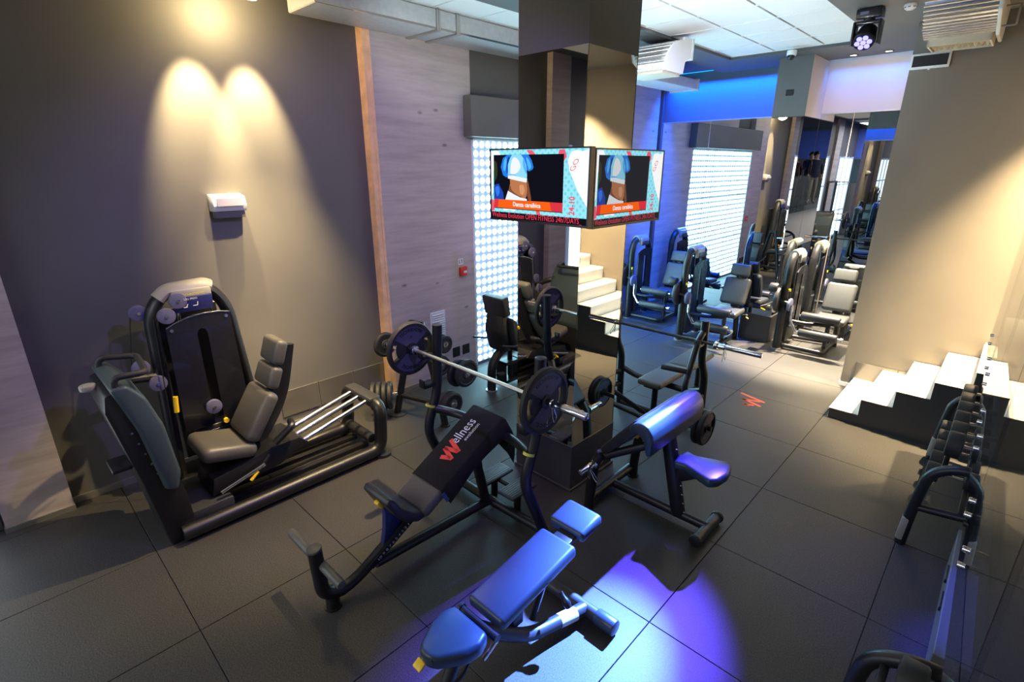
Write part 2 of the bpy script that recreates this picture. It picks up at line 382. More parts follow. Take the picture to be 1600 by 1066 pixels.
for y0, y1 in ((-.50, -.078), (-.062, .352), (.37, .79)):
    b = B(); b.box(XL, XL+.012, y0, y1, 0.14, 0.435, 0.002, 1); obj('kick_panel', b, 'kick', wl)
# the wall continues beyond the first pier: taupe
b = B(); b.box(XL, XL+.02, -5.6, -2.78, 0, CZ+.3); obj('painted_section', b, 'wall_beige', wl, smooth=0, label='taupe painted section')

# window of round glass lenses in the left wall
win = B(); win.box(-4.36, -4.30, 2.27, 5.52, 0.0, 3.06); win = struct('window_1', win, 'pane_frame', smooth=0)
disc = None; stuff = B()
for pj in range(3):
    y0 = 2.28 + pj*1.08
    for pi in range(3):
        z0 = 0.03 + pi*1.012
        b = B(); b.box(-4.12, -4.09, y0+.008, y0+1.072, z0+.008, z0+1.004, 0.004, 1)
        pane = obj('pane', b, 'pane_frame', win)
        for r in range(9):
            for c in range(10):
                yy, zz = y0 + .054 + c*.1062 + .02*0, z0 + .06 + r*.1115
                if pj == 0:
                    if disc is None:
                        d = B(); d.lathe((-4.09, yy, zz), (1, 0, 0), [(0, .0385), (.006, .0365), (.010, .027), (.011, .001)], 14, cap=False)
                        bmesh.ops.translate(d.bm, vec=(4.09, -yy, -zz), verts=d.bm.verts)
                        o = obj('glass_lens', d, 'glass_disc', pane); disc = o.data
                    else:
                        o = bpy.data.objects.new('glass_lens', disc); C.objects.link(o); o.parent = pane
                    o.location = (-4.09, yy, zz)
                else:
                    stuff.lathe((-4.09, yy, zz), (1, 0, 0), [(0, .040), (.008, .036), (.011, .001)], 10, cap=False)
o = obj('glass_lenses', stuff, 'glass_disc', win); o['kind'] = 'stuff'
b = B(); b.box(-4.2, -4.075, 2.245, 2.275, 0, 3.08); b.box(-4.2, -4.075, 5.52, 5.55, 0, 3.08); b.box(-4.2, -4.075, 2.245, 5.55, 3.06, 3.085)
obj('window_frame', b, 'white', win, smooth=0)
# shutter box over the window
b = B(); b.box(-4.07, -3.92, 2.12, 5.75, 3.09, 3.555, 0.006, 1)
put(obj('shutter_box', b, M['wall_grey'], loc=(-4.06, 3.9, 3.07)), 'long dark grey shutter box on the left wall above the bright window', 'box')

# rear windows (seen only in the mirrors)
for k, (y0, y1) in enumerate(((-5.1, -2.85), (-8.6, -6.6))):
    b = B(); b.box(XL+.02, XL+.05, y0, y1, 0.1, 3.0); w = struct('window_%d' % (k+2), b, 'rear_glass', smooth=0)
    b = B()
    for i in range(4):
        yy = y0 + (y1-y0)*i/3; b.box(XL+.02, XL+.08, yy-.025, yy+.025, 0.05, 3.05)
        zz = 0.1 + 2.9*i/3; b.box(XL+.02, XL+.08, y0, y1, zz-.025, zz+.025)
    obj('window_frame', b, 'pane_frame', w, smooth=0)

# far wall: painted band above, mirror panels below
b = B(); b.box(-4.4, -.1, YF, YF+.2, 0, 4.6); wf = struct('wall_far', b, 'wall_light', smooth=0)
b = B(); b.box(-4.03, -1.85, YF-.008, YF, 3.496, 4.6); obj('painted_band', b, 'wall_blue', wf, smooth=0, label='dark painted band under the blue cove light')
def mirror(parent, x0, x1, y0, y1, z0, z1, m='mirror'):
    b = B(); b.box(x0, x1, y0, y1, z0, z1); return obj('mirror_panel', b, m, parent, smooth=0)
for x0, x1 in ((-4.03, -3.112), (-3.106, -1.85), (-1.40, -.955), (-.949, -.1)):
    mirror(wf, x0+.002, x1-.002, YF-.012, YF, 0.06, 3.48)
b = B(); b.box(-4.03, -1.85, YF-.016, YF, 3.482, 3.495); b.box(-1.4, -.1, YF-.016, YF, 3.482, 3.495); obj('mirror_trim', b, 'base_alu', wf, smooth=0)
b = B(); b.box(-4.1, -.1, YF-.02, YF, 0, 0.06); struct('baseboard_far', b, 'base_alu', smooth=0)
b = B(); b.box(-4.19, -4.03, YF-.05, YF, 0, CZ); obj('corner_strip', b, 'wall_blue', wf, smooth=0)
# pier in front of the far wall
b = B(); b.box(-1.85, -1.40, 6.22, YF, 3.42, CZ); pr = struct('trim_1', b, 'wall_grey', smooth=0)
b = B(); b.box(-1.40, -1.396, 6.225, YF, 3.42, CZ); obj('lit_side_sheet', b, 'wall_light', pr, smooth=0)  # side that catches the light, painted lighter than the grey front
b = B(); b.box(-1.84, -1.41, 6.23, YF, 0.0, 3.42); obj('core', b, 'joint', pr, smooth=0)
mirror(pr, -1.848, -1.402, 6.222, 6.232, 0.44, 3.41); mirror(pr, -1.41, -1.40, 6.232, 6.985, 0.44, 3.41); mirror(pr, -1.85, -1.84, 6.232, 6.985, 0.44, 3.41)
b = B(); b.box(-1.865, -1.385, 6.205, YF, 0, 0.44, 0.003, 1); obj('plinth', b, 'plinth', pr)
b = B(); b.box(-1.70, -1.60, 6.212, 6.222, 3.70, 3.78, 0.003, 1); obj('socket_plate', b, 'black', pr)

# stair wall block on the right
b = B(); b.box(-.1, 6, YS, 7.2, 0, 4.6); ws = struct('wall_right', b, 'wall_beige', smooth=0)
for x0, x1 in ((.036, .475), (.482, .77)):
    b = B(); b.box(x0, x1, YS-.012, YS, 0.06, 0.36, 0.002, 1); obj('kick_panel', b, 'kick', ws)
b = B(); b.box(-.112, 0.03, YS-.012, YS, 0, .05); b.box(-.112, -.1, YS, YF, 0, .05); struct('baseboard_right', b, 'white', smooth=0)
# back and side walls behind the camera
b = B(); b.box(-4.4, 6, -9.3, -9.1, 0, 4.6); wb = struct('wall_back', b, 'wall_grey', smooth=0)
b = B(); b.box(-4.2, 6, -9.1, -9.08, 3.0, 4.1); obj('blue_band', b, 'blue_paint', wb, smooth=0)
b = B(); b.box(6, 6.2, -9.3, 7.2, 0, 4.6); struct('wall_gallery', b, 'wall_grey', smooth=0)

# ceiling: dark soffit, acoustic tile field
b = B()
b.box(-4.4, 6.2, -9.3, 6.86, CZ+.06, 4.7)
b.box(-2.42+1.82, 6.2, 2.2, 6.86, CZ, CZ+.06); b.box(-2.95, -2.42, 0.4, 6.86, CZ, CZ+.06); b.box(-2.42, -.6, 5.86, 6.86, CZ, CZ+.06)
b.box(-.6, 6.2, -9.3, 2.2, CZ, CZ+.06); b.box(-4.4, 6.2, YF, 7.2, CZ+.06, 4.7); b.box(-4.4, 6.2, 6.86, YF+.1, 4.5, 4.7)
ceil = struct('ceiling', b, 'ceil', smooth=0)
tm = None
def ctile(x, y):
    global tm
    if tm is None:
        t = B(); t.box(-.294, .294, -.294, .294, 0, .012, 0.004, 1); o = obj('ceiling_tile', t, 'tile_ceil', ceil); tm = o.data
    else: o = bpy.data.objects.new('ceiling_tile', tm); C.objects.link(o); o.parent = ceil
    o.location = (x, y, CZ+.045)
for i in range(3):
    for j in range(10):
        ctile(-2.42+.31+i*.605, 5.55-j*.6)
for j in range(9): ctile(-3.38, 4.6-j*.6)
for i in range(7):
    for j in range(4): ctile(-3.6+i*.605, -8.6+j*.6)
b = B()
for i in range(4): b.box(-2.42+i*.605-.008, -2.42+i*.605+.008, 0, 5.85, CZ+.036, CZ+.05)
for j in range(11): b.box(-2.42, -.6, 5.85-j*.6-.008, 5.85-j*.6+.008, CZ+.036, CZ+.05)
obj('ceiling_grid', b, 'white', ceil, smooth=0)
b = B(); b.box(-4.1, -1.86, 6.87, 6.90, CZ+.06, CZ+.09); b.box(-1.39, -.1, 6.87, 6.90, CZ+.06, CZ+.09); obj('led_strip', b, 'led_blue', ceil, smooth=0)

# ------------------------------------------------------------------ mirror pillar
PX0, PX1, PY0, PY1 = -1.868, -1.224, 0.756, 1.395
pil = thing('pillar', 'square pillar clad in mirror with a dark painted top, two screens hung on it', 'pillar', (-1.546, 1.07, 0))
b = B(); b.box(PX0+.01, PX1-.01, PY0+.01, PY1-.01, 0.44, 3.54); obj('core', b, 'joint', pil, smooth=0)
b = B(); b.box(PX0, PX1, PY0, PY1, 3.535, CZ); obj('painted_top', b, 'pillar_paint', pil, smooth=0)
mirror(pil, PX0+.001, PX1-.001, PY0, PY0+.01, .45, 3.535, 'mirror_warm'); mirror(pil, PX1-.01, PX1, PY0+.01, PY1-.001, .45, 3.535, 'mirror_warm')
mirror(pil, PX0, PX0+.01, PY0+.01, PY1-.01, .45, 3.535, 'mirror_warm'); mirror(pil, PX0, PX1, PY1-.01, PY1, .45, 3.535, 'mirror_warm')
b = B(); b.box(PX0-.006, PX1+.006, PY0-.006, PY1+.006, 0, .45, 0.003, 1); obj('plinth', b, 'plinth', pil)
b = B(); b.box(PX0-.02, PX1+.02, PY0-.02, PY1+.02, 0, .03, 0.004, 1); obj('plinth_foot', b, 'plinth', pil)

# ------------------------------------------------------------------ staircase
st = thing('staircase', 'white stone staircase with black stringer climbing the lit taupe wall on the right', 'stairs', (0.6, 4.55, 0))
SX0, SZ0, RUN, RISE = 0.04, 0.122, 0.283, 0.188
poly = [(SX0+.006, 0)]
for k in range(8):
    x0, x1, z = SX0 + k*RUN, SX0 + (k+1)*RUN, SZ0 + k*RISE
    b = B(); b.box(x0-.006, x1+.01, 3.975, YS-.016, z-.028, z, 0.004, 1); obj('tread', b, 'stone', st)
    b = B(); b.box(x0+.002, x0+.02, 3.985, YS-.016, max(0, z-RISE), z-.028); obj('riser', b, 'stone', st, smooth=0)
    b = B(); b.box(x0, x1, YS-.03, YS-.016, z, z+.02); obj('wall_strip', b, 'stone', st, smooth=0)
    poly += [(x0, z-.004), (x1, z-.004)]
poly.append((SX0+8*RUN, 0))
b = B(); b.extr(poly, lambda u, v, a: (u, a, v), 3.965, 3.99); obj('stringer', b, M['metal2'], st, smooth=0)

# ------------------------------------------------------------------ gallery with glass balustrade
TI = -0.0213
def gx(y, o=0.0): return 1.2 + TI*(y-2.44) + o
def gbox(b, y0, y1, o0, o1, z0, z1):
    p = [(gx(y, o), y, z) for z in (z0, z1) for y, o in ((y0, o0), (y1, o0), (y1, o1), (y0, o1))]
    v = [b.bm.verts.new(q) for q in p]
    for f in ((0, 3, 2, 1), (4, 5, 6, 7), (0, 1, 5, 4), (1, 2, 6, 5), (2, 3, 7, 6), (3, 0, 4, 7)): b.bm.faces.new([v[i] for i in f])
    return b
GZ = 1.45
b = B(); gbox(b, -9, 3.93, .065, 4.7, GZ-.16, GZ); gal = put(obj('gallery_slab', b, 'wall_grey', smooth=0), kind='structure')
b = B(); b.box(2.3, 6, 3.93, YS, GZ-.16, GZ); obj('stair_landing', b, 'wall_grey', gal, smooth=0)
b = B(); b.box(1.62, 1.7, -9, 3.9, 0, GZ-.16); struct('wall_gallery_base', b, 'wall_light', smooth=0)
joints = [4.49-1.12, 2.25, 1.12, 0.0, -1.12, -2.24, -3.36]
for k in range(len(joints)-1):
    y1, y0 = joints[k]-.006, joints[k+1]+.006
    lab = ['clear glass balustrade panel nearest the white stairs', 'clear glass balustrade panel above the far end of the dumbbell rack', 'clear glass balustrade panel above the near end of the dumbbell rack',
           'clear glass balustrade panel beside the grey cabinet', 'clear glass balustrade panel above the nearer dumbbell rack', 'clear glass balustrade panel next to the camera'][k]
    t = thing('glass_balustrade', lab, 'balustrade', (gx(y0, .01), (y0+y1)/2, 1.3), 'glass balustrade panels along the gallery')
    b = B(); gbox(b, y0, y1, 0.0, 0.014, 1.30, 2.42); obj('glass_pane', b, 'glass', t, smooth=0)
    for yy in (y0+.19, y1-.19):
        for zz in (1.37, 1.47-.03):
            b = B(); b.cyl((gx(yy, -.012), yy, zz), (gx(yy, .062), yy, zz), .012, seg=14, bev=.003); obj('standoff', b, 'chrome', t)
# low grey cabinet beneath the gallery between the two racks
t = thing('low_cabinet', 'low pale grey cabinet under the gallery edge between the two dumbbell racks', 'cabinet', (1.45, 1.35, 0))
b = B(); b.box(1.31, 1.6, .55, 1.9, 0.0, .34, 0.004, 1); obj('body', b, M['cabinet'], t)
for yy in (1.05, 1.35):
    b = B(); b.box(1.298, 1.312, yy, yy+.18, .24, .27, 0.004, 1); obj('handle', b, 'black', t)

exec_order = None
# ------------------------------------------------------------------ leg press
lp = thing('leg_press', 'large black leg press machine with grey seat and smoked weight tower by left wall', 'gym machine', (-3.35, -0.9, 0))
X0, X1 = -3.56, -2.965
b = B()
b.tube([(X1, -1.82, .075), (X1, -.06, .075), (X1, -.03, .54), (-3.60, -.03, .54), (-3.60, -.06, .075), (-3.60, -1.82, .075)], .062, 14, .12); obj('base_frame', b, 'metal', lp)
b = B(); b.cyl((X1, -.05, 0), (X1, -.05, .03), .085, seg=20); b.cyl((-3.6, -.05, 0), (-3.6, -.05, .03), .085, seg=20); obj('foot', b, 'rubber', lp)
b = B(); b.rbox(Matrix.Translation((-3.28, -.035, .575)), .5, .13, .06, .025); obj('rear_cover', b, 'metal2', lp)
b = B(); b.cyl((-3.5, -.1, .17), (-3.05, -.1, .17), .05, bev=.01); obj('bumper', b, 'rubber', lp)
for x in (-3.16, -3.38):
    b = B(); b.box(x-.03, x+.03, -1.72, -.1, .05, .10, .008); obj('inner_rail', b, 'metal', lp)
for x in (-3.12, -3.27, -3.42):
    b = B(); b.cyl((x, -1.12, .30), (x, -.06, .56), .023); obj('guide_rod', b, 'chrome', lp)
# seat carriage
b = B(); b.extr([(-1.52, .36), (-1.05, .46), (-.80, .46), (-.72, .38), (-1.0, .27), (-1.55, .22)], lambda u, v, a: (a, u, v), -3.47, -3.07, .01); obj('carriage', b, 'metal', lp)
b = B(); b.cyl((-3.02, -1.5, .26), (-3.02, -1.14, .36), .016); b.cyl((-3.10, -1.5, .24), (-3.10, -1.14, .34), .016); obj('carriage_rod', b, 'chrome', lp)
b = B(); b.rbox(Matrix.Translation((-3.28, -1.36, .535)) @ Euler((math.radians(-14), 0, 0)).to_matrix().to_4x4(), .46, .42, .13, .055, 4); obj('seat', b, 'vinyl', lp)
def slab(name, p0, p1, w0, th, m, parent, xc, bev=.04):
    d = Vector((0, p1[0]-p0[0], p1[1]-p0[1])); a = math.atan2(d.z, d.y)
    mt = Matrix.Translation((xc, (p0[0]+p1[0])/2, (p0[1]+p1[1])/2)) @ Euler((a, 0, 0)).to_matrix().to_4x4()
    b = B(); b.rbox(mt, w0, d.length, th, bev, 4); return obj(name, b, m, parent)
slab('backrest', (-1.19, .56), (-.95, .93), .44, .12, 'vinyl', lp, -3.28, .05)
slab('lumbar_pad', (-.94, .95), (-.865, 1.13), .33, .10, 'vinyl', lp, -3.28, .035)
slab('headrest', (-.86, 1.145), (-.79, 1.35), .31, .10, 'vinyl', lp, -3.28, .035)
b = B(); b.tube([(-3.28, -1.10, .48), (-3.28, -.86, .80), (-3.28, -.74, 1.28)], .045, 12, .2, flat=2.2); obj('back_support', b, 'metal', lp)
b = B(); b.tube([(-3.05, -1.02, .5), (-3.03, -.86, .62), (-3.12, -.84, .62)], .03, 10, .04); obj('carriage_arm', b, 'metal', lp)
b = B(); b.tube([(-3.04, -1.08, .42), (-3.02, -1.2, .32)], .012, 8); obj('release_lever', b, 'metal', lp)
b = B(); b.tube([(-3.02, -1.2, .32), (-3.01, -1.27, .265)], .015, 8); obj('lever_grip', b, 'yellow', lp, label='yellow grip of the seat lever')
# foot platform
b = B(); b.box(-3.55, -3.0, -1.74, -1.42, .10, .20, .012); obj('step', b, 'metal2', lp)
b = B(); b.extr([(-1.90, 0), (-1.70, 0), (-1.73, .4), (-1.88, 1.22), (-1.96, 1.33), (-2.06, 1.30), (-2.08, 1.18), (-1.98, .6)], lambda u, v, a: (a, u, v), -3.54, -2.985, .018); obj('platform_column', b, 'metal', lp)
b = B(); b.extr([(-1.86, .50), (-1.78, .47), (-1.74, .60), (-1.775, 1.0), (-1.84, 1.24), (-1.93, 1.36), (-2.03, 1.355), (-2.0, 1.25), (-1.93, 1.0)], lambda u, v, a: (a, u, v), -3.62, -2.935, .025, 3)
obj('foot_plate', b, 'shell', lp, label='petrol grey curved foot plate')
b = B()
for k in range(9): b.box(-3.58, -2.98, -1.785+.0-.008*k, -1.76-.008*k, .60+k*.07, .62+k*.07)
obj('foot_plate_ridge', b, 'metal2', lp)
b = B(); b.tube([(-2.98, -1.99, 1.30), (-2.98, -1.99, 1.42), (-2.98, -1.80, 1.41), (-3.45, -1.76, 1.40), (-3.52, -1.98, 1.42), (-3.52, -2.0, 1.30)], .022, 12, .05); obj('handle', b, 'rubber', lp)
b = B()
for k in range(5): b.cyl((-2.98, -1.965+.022*k, 1.0-.09*k), (-2.97, -1.965+.022*k, 1.0-.09*k), .009, seg=8)
obj('bolts', b, 'chrome', lp)
b = B(); b.rbox(Matrix.Translation((-3.15, -2.06, .72)), .22, .12, .03, .008); obj('side_step', b, 'metal', lp)
b = B(); b.cyl((-3.3, -2.10, 1.27), (-3.3, -2.10, 1.31), .05, bev=.008); obj('knob', b, 'cap', lp)
# tower
b = B(); b.tube([(-3.83, -1.60, 0.04), (-3.83, -1.555, 1.60), (-3.83, -1.42, 1.78), (-3.83, -1.10, 1.78), (-3.83, -.97, 1.58), (-3.83, -.84, .04)], .05, 14, .16, flat=1.5); obj('tower_frame', b, 'metal', lp)
b = B(); b.box(-4.05, -3.66, -1.62, -.82, .02, .10, .02); obj('tower_base', b, 'metal', lp)
b = B(); b.tube([(-3.83, -1.475, 1.715), (-3.83, -1.40, 1.78), (-3.83, -1.12, 1.79), (-3.83, -1.08, 1.77)], .056, 14, .1, flat=1.5, up=(1, 0, 0)); obj('tower_cap', b, 'cap', lp)
b = B(); b.rbox(Matrix.Translation((-3.745, -1.245, 1.74)), .05, .30, .09, .02); obj('badge_panel', b, 'cap', lp)
b = B(); b.rbox(Matrix.Translation((-3.74, -1.245, 1.66)) @ Euler((0, math.radians(8), 0)).to_matrix().to_4x4(), .05, .29, .13, .012); dp = obj('display', b, 'display', lp, label='dark blue instruction placard')
text('placard_text', 'LEG PRESS', .022, (-3.70, -1.32, 1.70), (0, 1, 0), (0, 0, 1), 'white_print', dp, 'LEFT', .006)
b = B()
strokes(b, [((-1.33, 1.64), (-1.30, 1.64)), ((-1.31, 1.64), (-1.295, 1.665)), ((-1.26, 1.645), (-1.225, 1.645)), ((-1.225, 1.645), (-1.22, 1.675))], .006, lambda u, v: (-3.703, u, v)); obj('placard_figure', b, 'white_print', dp, smooth=0)
text('badge_text', 'TECHNOGYM', .028, (-3.719, -1.245, 1.73), (0, 1, 0), (0, 0, 1), 'yellow_tag', lp, 'CENTER', .004)
top = [(-1.49, 1.495), (-1.43, 1.525), (-1.33, 1.555), (-1.20, 1.57), (-1.08, 1.565), (-.995, 1.545)]
def arch_panel(b, y0, y1, zt, z0, sl, x0, x1):
    poly = [(y0-.02, z0)] + [(y, z) for y, z in zt if y < sl-.04] + [(sl-.04, zt[3][1]), (sl-.04, 1.40), (sl-.04, z0)]
    b.extr(poly, lambda u, v, a: (a, u, v), x0, x1)
    poly = [(sl+.04, z0), (sl+.04, 1.40), (sl+.04, zt[3][1]-.002)] + [(y, z) for y, z in zt if y > sl+.04] + [(y1+.03, z0)]
    b.extr(poly, lambda u, v, a: (a, u, v), x0, x1)
    b.extr([(sl-.04, 1.40), (sl-.028, 1.43), (sl, 1.445), (sl+.028, 1.43), (sl+.04, 1.40), (sl+.04, zt[3][1]-.001), (sl-.04, zt[3][1]-.001)], lambda u, v, a: (a, u, v), x0, x1)
b = B(); arch_panel(b, -1.49, -.995, top, .55, -1.235, -3.71, -3.69); sh = obj('tower_shroud', b, 'shroud', lp)
b = B(); b.tube([(-3.688, y, z) for y, z in top], .006, 6, .02); obj('shroud_rim', b, 'chrome', sh)
b = B()
for y, z in ((-1.455, 1.47), (-1.03, 1.515)): b.cyl((-3.69, y, z), (-3.68, y, z), .014, seg=12)
obj('shroud_screw', b, 'chrome', sh)
b = B(); b.box(-4.03, -4.01, -1.48, -1.0, .15, 1.58, .004, 1); obj('slot_dark_backing', b, 'metal', lp)  # dark sheet added to hide the lit wall and darken the slot
for k in range(9):
    b = B(); b.box(-3.86, -3.72, -1.43, -1.05, .12+k*.047, .16+k*.047, .004, 1); obj('stack_plate', b, 'metal2', lp)
for y in (-1.36, -1.11):
    b = B(); b.cyl((-3.79, y, .1), (-3.79, y, 1.6), .012); obj('stack_rod', b, 'chrome', lp)
b = B(); b.tube([(-3.70, -1.53, .90), (-3.695, -1.545, .76)], .02, 8); obj('yellow_pin_handle', b, 'yellow', lp)
b = B(); b.cyl((-3.69, -1.19, .56), (-3.66, -1.19, .56), .022, seg=14); obj('selector_knob', b, 'yellow', lp)
for x, y, z in ((-3.68, -1.47, 1.60), (-3.86, -1.62, 1.62), (-3.72, -1.36, 1.70), (-3.68, -1.63, 1.06), (-3.80, -1.70, 1.18), (-3.66, -1.27, .73)):
    b = B(); b.cyl((x-.02, y, z), (x+.02, y, z), .066, bev=.008); p = obj('pulley', b, 'pulley', lp)
    b = B(); b.cyl((x+.02, y, z), (x+.028, y, z), .014, seg=10); obj('axle_bolt', b, 'chrome', p)
b = B(); b.tube([(-3.4, -2.0, 1.2), (-3.68, -1.85, 1.15), (-3.74, -1.63, 1.10)], .035, 10, .08); obj('cable_arm', b, 'metal', lp)
b = B(); b.cyl((-3.64, -1.64, .1), (-3.64, -1.57, 1.6), .004, seg=6); b.cyl((-3.62, -1.69, 1.2), (-3.5, -2.0, 1.24), .004, seg=6); b.cyl((-3.86, -1.68, 1.6), (-3.86, -1.75, 1.2), .004, seg=6); obj('cable', b, 'metal', lp)

# ------------------------------------------------------------------ weight plate prototypes
def plate(name, label, cat, loc, R, th, group, words=True):
    """disc whose axis is local x"""
    t = thing(name, label, cat, (0, 0, 0), group)
    b = B(); b.lathe((-th/2, 0, 0), (1, 0, 0), [(0, R*.86), (0, R-.012), (.012, R), (th-.012, R), (th, R-.012), (th, R*.86), (th*.72, R*.84), (th*.28, R*.84)], 40, closed=True); obj('rim', b, 'rubber', t)
    for a in (PI/2, -PI/2):
        b = B(); b.sector(R*.10, R*.85, a-.96, a+.96, -th*.36, th*.36); obj('face_segment', b, 'plate_face', t)
    for a in (0, PI):
        b = B(); b.sector(R*.10, R*.60, a-.62, a+.62, -th*.2, th*.2); obj('web', b, 'rubber', t)
        for q in (-1, 1):
            b = B(); b.sector(R*.58, R*.86, a+q*.52-.11, a+q*.52+.11, -th*.3, th*.3, 4); obj('spoke', b, 'rubber', t)
    b = B(); b.lathe((-th*.5, 0, 0), (1, 0, 0), [(0, .027), (0, .05), (th, .05), (th, .027)], 24, closed=True); obj('hub', b, 'metal', t)
    if words:
        for sgn in (1, -1):
            xd, yd = (0, sgn, 0), (0, 0, 1)
            for arc in ((R*.66, PI*.5+.72), (-R*.76, -PI*.5-.72)):
                text('plate_text', 'TECHNOGYM', R*.17, (0, 0, 0), xd, yd, 'print_dark', t, 'LEFT', th*.37, fit=1.44*abs(arc[0]), arc=arc, bold=.0018)
            text('plate_number', '20', R*.12, (0, 0, R*.42*1), xd, yd, 'print_dark', t, 'CENTER', th*.37, bold=.001)
    t.location = loc; OFF[t.name] = Vector(loc); return t

# ------------------------------------------------------------------ incline bench press station
ib = thing('incline_bench', 'black incline bench press station carrying the loaded barbell, towel draped over its pad', 'gym bench', (-1.57, -0.5, 0))
CX = -1.57
b = B(); b.tube([(CX, -1.40, .50), (CX, -1.385, .14), (CX, -1.25, .085), (CX, -1.12, .12), (CX, -.62, .40)], [.045]*3+[.04]*3, 14, .10); obj('front_post', b, 'metal', ib)
b = B(); b.cyl((CX, -1.40, .495), (CX, -1.402, .515), .047, bev=.006); obj('post_cap', b, 'vinyl', ib)
b = B(); b.cyl((CX, -1.33, 0), (CX, -1.33, .1), .045, seg=18); b.cyl((CX, -1.33, 0), (CX, -1.33, .015), .056, seg=18); obj('foot', b, 'metal', ib)
for x0, x1 in ((-1.985, CX-.03), (CX+.03, -1.30)):
    b = B(); b.cyl((x0, -1.375, .385), (x1, -1.375, .385), .03, bev=.008); obj('foot_roller', b, 'vinyl', ib)
b = B(); b.tube([(CX, -1.0, .14), (CX, .08, .085)], .038, 14); obj('spine', b, 'metal', ib)
b = B(); b.tube([(-2.06, .13, .07), (CX, .10, .085), (-1.0, .13, .07)], .038, 14, .1); obj('cross_base', b, 'metal', ib)
b = B(); b.tube([(CX, .06, .08), (CX, -.05, .56), (CX, .0, .80)], .036, 12, .1, flat=1.4); obj('strut', b, 'metal', ib)
for s, x in ((1, -1.0), (-1, -2.12)):
    b = B(); b.tube([(x, .16, 0.0), (x, -.10, .62), (x, .03, .95), (x, .06, 1.52)], .041, 16, .12); up = obj('upright', b, 'metal', ib)
    b = B(); b.cyl((x, .16, 0), (x, .16, .014), .058); obj('foot_cap', b, 'rubber', up)
    b = B(); b.cyl((x, .06, 1.515), (x, .06, 1.525), .042, bev=.004); obj('end_cap', b, 'metal2', up)
    b = B(); b.lathe((x, -.055, .82), (0, .37, .93), [(0, .0425), (.022, .0425)], 16, cap=False); obj('tag', b, 'yellow_tag', up, label='yellow warning sticker')
    for zz in (1.28, 1.02):
        b = B(); b.rbox(Matrix.Translation((x, -.065, zz)), .06, .12, .035, .012); b.rbox(Matrix.Translation((x, -.125, zz+.03)), .06, .02, .07, .008); obj('bar_hook', b, 'metal', up)
b = B(); b.tube([(-2.12, -.03, .80), (-1.95, .13, .74), (-1.30, .13, .74), (-1.0, -.03, .80)], .036, 14, .12); obj('cross_tube', b, 'metal', ib)
ang = math.atan2(.41, .74); nd = Vector((0, -math.sin(ang), math.cos(ang))); sd = Vector((0, math.cos(ang), math.sin(ang))); p0 = Vector((CX, -.70, .475))
def padpt(s, x, n=0.0): return p0 + sd*s + Vector((x, 0, 0)) + nd*n
mt = Matrix.Translation(padpt(.44, 0, -.045)) @ Euler((ang, 0, 0)).to_matrix().to_4x4()
b = B(); b.rbox(mt, .33, .88, .09, .03, 4); obj('backrest', b, 'vinyl', ib)
b = B(); b.extr([(-.96, .66), (-.93, .70), (-.89, .665), (-.84, .575), (-.76, .50), (-.665, .46), (-.65, .41), (-.72, .40), (-.82, .45), (-.89, .53)], lambda u, v, a: (a, u, v), CX-.15, CX+.15, .018, 3); obj('seat', b, 'vinyl_dark', ib)
b = B(); b.extr([(-.92, .62), (-.84, .53), (-.72, .43), (-.80, .36), (-.87, .27), (-.92, .22), (-.94, .25), (-.91, .38), (-.90, .50)], lambda u, v, a: (a, u, v), CX-.022, CX+.022, .006); obj('seat_bracket', b, M['display'], ib)
b = B(); b.rbox(Matrix.Translation((CX+.02, -.94, .60)) @ Euler((.6, 0, 0)).to_matrix().to_4x4(), .05, .03, .07, .01); obj('seat_lever', b, 'yellow', ib, label='yellow seat release lever')
ruler = B(); ruler.rbox(Matrix.Translation((CX+.04, -.87, .265)) @ Euler((math.atan2(.28, .5), 0, 0)).to_matrix().to_4x4(), .004, .42, .05); rl = obj('scale_plate', ruler, 'metal', ib)
text('scale_text', '10 9 8 7 6 5 4 3 2 1', .032, (CX+.043, -1.0, .18), (0, .87, .49), (0, -.49, .87), 'white_print', rl, 'LEFT', .002, fit=.30)
# barbell and its plates
def barbell(name, label, xc, y, z, half, sleeve, group='long barbells', sm='knurl'):
    t = thing(name, label, 'barbell', (xc, y, z), group)
    b = B(); b.cyl((xc-half+sleeve, y, z), (xc+half-sleeve, y, z), .0145, seg=14); obj('shaft', b, sm, t)
    for s in (-1, 1):
        b = B(); b.cyl((xc+s*(half-sleeve), y, z), (xc+s*half, y, z), .0255, seg=20, bev=.003); sl = obj('sleeve', b, 'chrome', t)
        b = B(); b.cyl((xc+s*(half-sleeve-.02), y, z), (xc+s*(half-sleeve+.012), y, z), .038, seg=20, bev=.004); obj('collar', b, 'chrome', sl)
    return t
barbell('barbell', 'chrome barbell resting on the incline bench uprights with a big plate at each end', -1.5, -.13, 1.335, 1.03, .345, 'long barbells')
pg = 'big barbell plates'
pA = plate('weight_plate', 'big lettered plate on the near right end of the incline bench barbell', 'weight plate', (-.80, -.13, 1.335), .225, .05, pg)
dup(pA, (-2.24, -.13, 1.335), 'big lettered plate on the far left end of the incline bench barbell')
def clip(label, x, y, z, s=1):
    t = thing('spring_clip', label, 'clip', (x, y, z), 'spring clips on the bar ends')
    b = B(); b.lathe((x-.012, y, z), (1, 0, 0), [(0, .028), (.008, .031), (.016, .031), (.024, .028)], 20, closed=False, cap=False); obj('coil', b, 'chrome', t)
    for d in (-1, 1):
        b = B(); b.tube([(x, y, z-.028), (x+.01*s, y+.02*d-.02, z-.10), (x+.02*s, y+.035*d-.03, z-.135), (x+.02*s, y+.05*d-.02, z-.10), (x+.01*s, y+.01*d, z-.03)], .003, 6, .015); obj('grip_wire', b, 'chrome', t)
    return t
clip('wire spring clip hanging on the sleeve of the incline bench barbell', -.74, -.13, 1.335)

